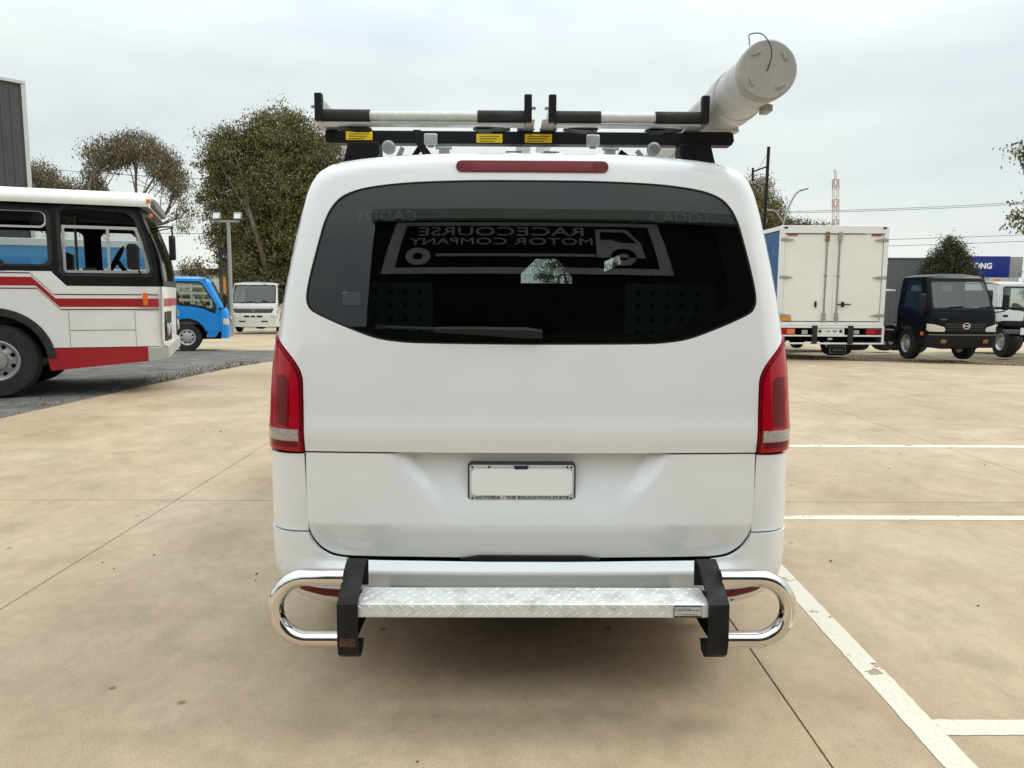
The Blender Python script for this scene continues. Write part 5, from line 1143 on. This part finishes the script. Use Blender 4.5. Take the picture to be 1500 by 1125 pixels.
# office with the round blue sign
b2 = empty('office', gb(-18.85, 50), 0, 'grey flat roofed office with round blue logo sign behind the big gum', 'building')
MB().box(0, 2.0, 0, 5, 0, 5.25).build('tower', CHAR2, b2); MB().box(2.0, 9, .4, 6, 0, 3.9).build('wing', CHAR2, b2); MB().box(1.9, 9.2, -.9, .3, 3.75, 4.1).build('canopy', TRIM, b2)
for k in range(4):
    w = MB().box(2.15 + 1.0 * k, 3.05 + 1.0 * k, .30, .39, 1.0, 3.6).build('window', mat('office_glass', (.02, .025, .03), .1), b2); MB().box(2.10 + 1.0 * k, 2.15 + 1.0 * k, .28, .38, .9, 3.7).build('window_frame', TRIM, w)
    MB().box(2.15 + 1.0 * k, 3.05 + 1.0 * k, .28, .30, 2.4, 2.46).build('glazing_bar', TRIM, w)
lg = MB().lathe([(.58, 0), (.58, .08), (.54, .1), (0, .1)], 36, axisM((.62, 0, 4.68), 'y') @ Matrix.Rotation(math.pi, 4, 'X')).build('round_sign', mat('sign_white', (.7, .72, .74), .5), b2)
MB().lathe([(.50, 0), (.50, .02), (0, .02)], 36, axisM((.62, -.1, 4.68), 'y') @ Matrix.Rotation(math.pi, 4, 'X')).build('sign_disc', mat('logo_blue', (.02, .16, .45), .4), lg)
text('sign_lettering', 'dP', .62, MATS['sign_white'], lg, FACE_S(.62, -.125, 4.66) @ Matrix.Rotation(R(8), 4, 'Z'), .004)
MB().box(-2.2, 0, -.4, 1, 3.35, 3.75).build('awning', BLACK, b2)
# low white building left of it
b3 = empty('shed', gb(-30, 60), 0, 'long low white shed with grey roof edge beyond the blue truck', 'building')
MB().box(0, 14, 0, 8, 0, 3.9).build('wall', mat('shed_white', (.62, .62, .58), .7, var=.05), b3); MB().box(-.2, 14.2, -.3, 8.2, 3.9, 4.15).build('roof', mat('shed_roof', (.30, .31, .31), .6), b3)
for k in range(5): MB().box(1 + 2.6 * k, 2.6 + 2.6 * k, -.02, .05, 1.2, 2.4).build('window', MATS['office_glass'], b3)
# right: grey warehouse, sign building
b4 = empty('warehouse', gb(27.0, 58), 0, 'grey metal clad warehouse standing between the box truck and the cone shaped tree', 'building')
ribbed('wall', 0, 6.8, 0, 5.15, 0, CHAR2, b4, .5); MB().box(-.1, 6.9, -.06, 8, 5.15, 5.3).build('roof', CHAR, b4)
MB().add([(-.3, -.1, 3.1), (2.2, -1.6, 2.85), (2.2, -1.6, 2.75), (-.3, -.1, 3.0), (-.3, -1.6, 2.85), (-.3, -1.6, 2.75)], [(0, 4, 1), (4, 5, 2, 1), (3, 2, 5), (0, 1, 2, 3), (0, 3, 5, 4)]).build('awning', TRIM, b4)
MB().obox((1.9, -.05, 4.1), (.07, .06, 1.9), Matrix.Rotation(R(22), 3, 'Y')).build('downpipe', TRIM, b4); MB().box(-.2, 1.6, -.05, .0, 0, 2.6).build('roller_door', BLACK, b4)
b5 = empty('showroom', gb(31.6, 55), 0, 'showroom with long blue lettered sign above its windows', 'building')
MB().box(0, 5.4, .1, 7, 0, 4.4).build('wall', CHAR2, b5)
sgn_ = MB().box(.2, 4.95, -.25, .08, 3.72, 5.22).build('sign_board', mat('liugong_blue', (.008, .022, .20), .4), b5, bevel=.02)
text('sign_lettering', 'LiuGONG', .57, mat('lettering_white', (.8, .8, .8), .5), sgn_, FACE_S(2.42, -.262, 4.5), .01, sx=1.0, bold=.022)
MB().box(-.1, 5.6, -.35, .08, 3.38, 3.69).build('fascia', TRIM, b5)
for k in range(4):
    w = MB().box(.3 + 1.25 * k, 1.4 + 1.25 * k, .02, .09, .4, 3.3).build('window', MATS['office_glass'], b5); MB().box(.2 + 1.25 * k, .3 + 1.25 * k, -.02, .08, .3, 3.35).build('mullion', TRIM, w)
MB().box(4.95, 5.9, -.2, 3, 3.7, 5.18).build('side_cladding', ALUDULL, b5)
# ================================================================ the dealer's building behind the camera, mirrored in the van's rear window
dl = empty('dealership', (0, DLY := -9.5, 0), 0, 'wide charcoal dealership facade with white van outline sign, mirrored in the rear window', 'building')
DW = mat('dealer_wall', (.010, .011, .011), .75)
DX0, DX1, DH = -3.9, 16.0, 8.42
MB().box(DX0, DX1, -12, 0, 0, DH).build('wall', DW, dl); MB().box(DX0 - .1, DX1 + .3, -12.2, .25, DH, DH + .45).build('roof_fascia', mat('dealer_fascia', (.66, .74, .72), .6), dl)
for k in range(3): MB().box(-5 + 6 * k, -.6 + 6 * k, 0, .04, 0, 4.2).build('roller_door', mat('dealer_door', (.018, .018, .018), .6), dl)
nb = empty('warehouse', (-4.6, -23, 0), R(0), 'long low grey warehouse added behind the yard to block low skylight, mirrored in the window', 'building')
MB().box(-34, 0, -10, 0, 0, 6.2).build('wall', CHAR2, nb); MB().box(-34.2, .2, -10.2, .3, 6.2, 6.45).build('roof', CHAR, nb)  # unseen building, added so less low sky light reaches under the van
for k in range(5): MB().box(-32 + 6.4 * k, -28 + 6.4 * k, 0, .05, 0, 4.4).build('roller_door', MATS['dealer_door'], nb)
SW = mat('sign_letter_white', (.78, .80, .80), .5)
sg = empty('sign', (SGX := .42, .05, SGZ := 7.28), parent=dl)
sg.scale = (SGS := 1.02, 1, SGV := .9)
FN = lambda x, y, z: Matrix.Translation((x, y, z)) @ Matrix.Rotation(R(180), 4, 'Z') @ Matrix.Rotation(R(90), 4, 'X')
# the sign reads from the yard: its left end lies towards +x
def sp(nm, poly): return MB().prism([(-a, b) for a, b in poly], 0, .04, 'y').build(nm, SW, sg, smooth=0)
text('sign_lettering', 'RACECOURSE', .62, SW, sg, FN(-.71, .03, .66), .02, sx=1.12)
text('sign_lettering', 'MOTOR COMPANY', .50, SW, sg, FN(-.71, .03, .14), .02, sx=1.09)
def frame(o, i, nm): return patch(nm, [(-a, b) for a, b in o], [[(-a, b) for a, b in i]], lambda V: np.column_stack([V[:, 0], np.full(len(V), .04), V[:, 1]]), .8, SW, sg, rim=.03, facing=(0, 1, 0))
frame([(-3.9, -1.25), (3.9, -1.25), (3.55, 1.15), (-3.55, 1.15)], [(-3.5, -1.0), (3.5, -1.0), (3.25, .98), (-3.25, .98)], 'sign_border')
frame([(-1.74, -.55), (-3.1, -.55), (-3.06, -.35), (-3.0, .10), (-2.62, .82), (-1.74, .82)][::-1], [(-1.86, .28), (-2.2, .26), (-2.4, .12), (-2.9, .12), (-2.56, .70), (-1.86, .70)], 'cab_outline')
sp('chassis_line', [(-1.70, -.52), (2.35, -.52), (2.35, -.42), (-1.70, -.42)])
for x in (-2.48, 2.85): frame([(x + a, b - .52) for a, b in arc(0, 0, .36, 0, 345, 23)], [(x + a, b - .52) for a, b in arc(0, 0, .15, 0, 337, 15)], 'wheel_ring')
# ================================================================ poles, wires, crane
GALV = mat('pole_grey', (.32, .33, .33), .5, metal=.4)
fp = empty('floodlight_pole', gb(-11.58, 32), 0, 'grey pole carrying two floodlights in front of the big gum tree', 'lamp post')
MB().tube([(0, 0, 0), (0, 0, 4.75)], .075, 10).build('pole', GALV, fp); MB().box(-.55, .45, -.04, .04, 4.72, 4.80).build('cross_arm', GALV, fp)
for x in (-.45, .42):
    f_ = MB().obox((x, -.05, 4.98), (.30, .16, .26), Matrix.Rotation(R(-18), 3, 'X')).build('floodlight', GALV, fp, bevel=.02); MB().obox((x, -.14, 4.96), (.25, .02, .20), Matrix.Rotation(R(-18), 3, 'X')).build('lamp_glass', mat('flood_glass', (.75, .76, .74), .25), f_)
lb = empty('lamp_pole', gb(10.13, 30), 0, 'tall black pole with side bracket standing behind the van corner', 'lamp post')
MB().tube([(0, 0, 0), (.08, 0, 7.5)], .065, 8).build('pole', BLACK, lb); MB().tube([(.03, 0, 6.75), (-.50, 0, 6.55)], .03, 8).build('bracket_arm', BLACK, lb); MB().tube([(-.50, 0, 6.7), (-.50, 0, 6.2)], .045, 8).build('hanging_lamp', BLACK, lb)
MB().tube([(-.3, 0, 6.62), (.07, 0, 7.3)], .008, 5).build('stay_wire', BLACK, lb)
sl2 = empty('street_lamp', gb(16.1, 45), 0, 'grey curved arm street lamp rising beside the gum tree', 'lamp post')
MB().tube(spline([(0, 0, 0), (.05, 0, 4.5), (.35, 0, 6.6), (.85, 0, 7.9), (1.25, 0, 8.25)], 5), .055, 8).build('pole', GALV, sl2); MB().obox((1.4, 0, 8.28), (.5, .2, .11), Matrix.Rotation(R(-14), 3, 'Y')).build('lamp_head', GALV, sl2, bevel=.03)
MB().tube(spline([(.3, 0, 6.3), (-.2, 0, 7.0), (-.7, 0, 7.1)], 4), .04, 8).build('second_arm', GALV, sl2); MB().obox((-.8, 0, 7.1), (.3, .18, .09)).build('lamp_head', GALV, sl2, bevel=.03)
cn = empty('crane', gb(52.7, 120), 0, 'distant red and white lattice crane jib rising behind the box truck', 'crane')
CRR = mat('crane_red', (.42, .22, .19), .6); CRW = mat('crane_white', (.62, .60, .57), .6)
for k in range(12):
    z0, z1 = 2 + 1.55 * k, 2 + 1.55 * (k + 1); sx = lambda z: -z * .055; w = .36; mb = MB()
    for a, b in ((-w, -w), (w, -w), (w, w), (-w, w)): mb.tube([(sx(z0) + a, b, z0), (sx(z1) + a, b, z1)], .07, 5)
    for a, b in (((-w, -w), (w, -w)), ((w, w), (-w, w)), ((w, -w), (w, w)), ((-w, w), (-w, -w))): mb.tube([(sx(z0) + a[0], a[1], z0), (sx(z1) + b[0], b[1], z1)], .045, 4); mb.tube([(sx(z1) + a[0], a[1], z1), (sx(z1) + b[0], b[1], z1)], .045, 4)
    mb.build('jib_section', CRR if k % 2 else CRW, cn, smooth=0)
MB().tube([(-1.15, 0, 20.6), (-1.2, 0, 21.9), (-1.5, 0, 22.1)], .25, 6).build('jib_head', CRW, cn); MB().box(-1.5, 2.5, -1.5, 1.5, 0, 2.2).build('crane_cab', CRW, cn, bevel=.2)
WIRE = mat('wire_dark', (.05, .05, .05), .7)
def wire(a, b, sag, lab, r=.018):
    q = [tuple(np.array(a) + (np.array(b) - np.array(a)) * t + np.array([0, 0, -sag * 4 * t * (1 - t)])) for t in np.linspace(0, 1, 15)]
    tag(MB().tube(q, r, 5).build('power_line', WIRE), lab, 'power line', 'power lines')
for a, b, s, l in (((-34, 52, 9.9), (-8, 52, 8.9), .3, 'highest level power line between bus roof and big gum tree'), ((-34, 52, 7.7), (-8, 52, 7.6), .2, 'level power line halfway up the sky between bus mirror and big gum tree'), ((-34, 52, 5.6), (-8, 52, 5.5), .1, 'lowest level power line above the blue truck cab'),
                   ((-23, 47, 8.6), (-13, 40, 4.3), .1, 'power line slanting down behind the big gum tree'), ((-23, 47, 8.2), (-12, 44, 4.6), .1, 'lower slanting power line running down behind the big gum tree'),
                   ((18, 60, 8.0), (46, 60, 9.3), .25, 'power line sagging over the black truck and grey warehouse'), ((18, 60, 7.9), (46, 60, 9.15), .25, 'lower wire of the sagging pair over the grey warehouse'), ((18, 60, 5.6), (46, 60, 6.6), .1, 'low power line just above the grey warehouse roof'), ((18, 60, 5.1), (46, 60, 6.1), .1, 'lowest power line skimming the top of the cone shaped tree')):
    wire(a, b, s, l)
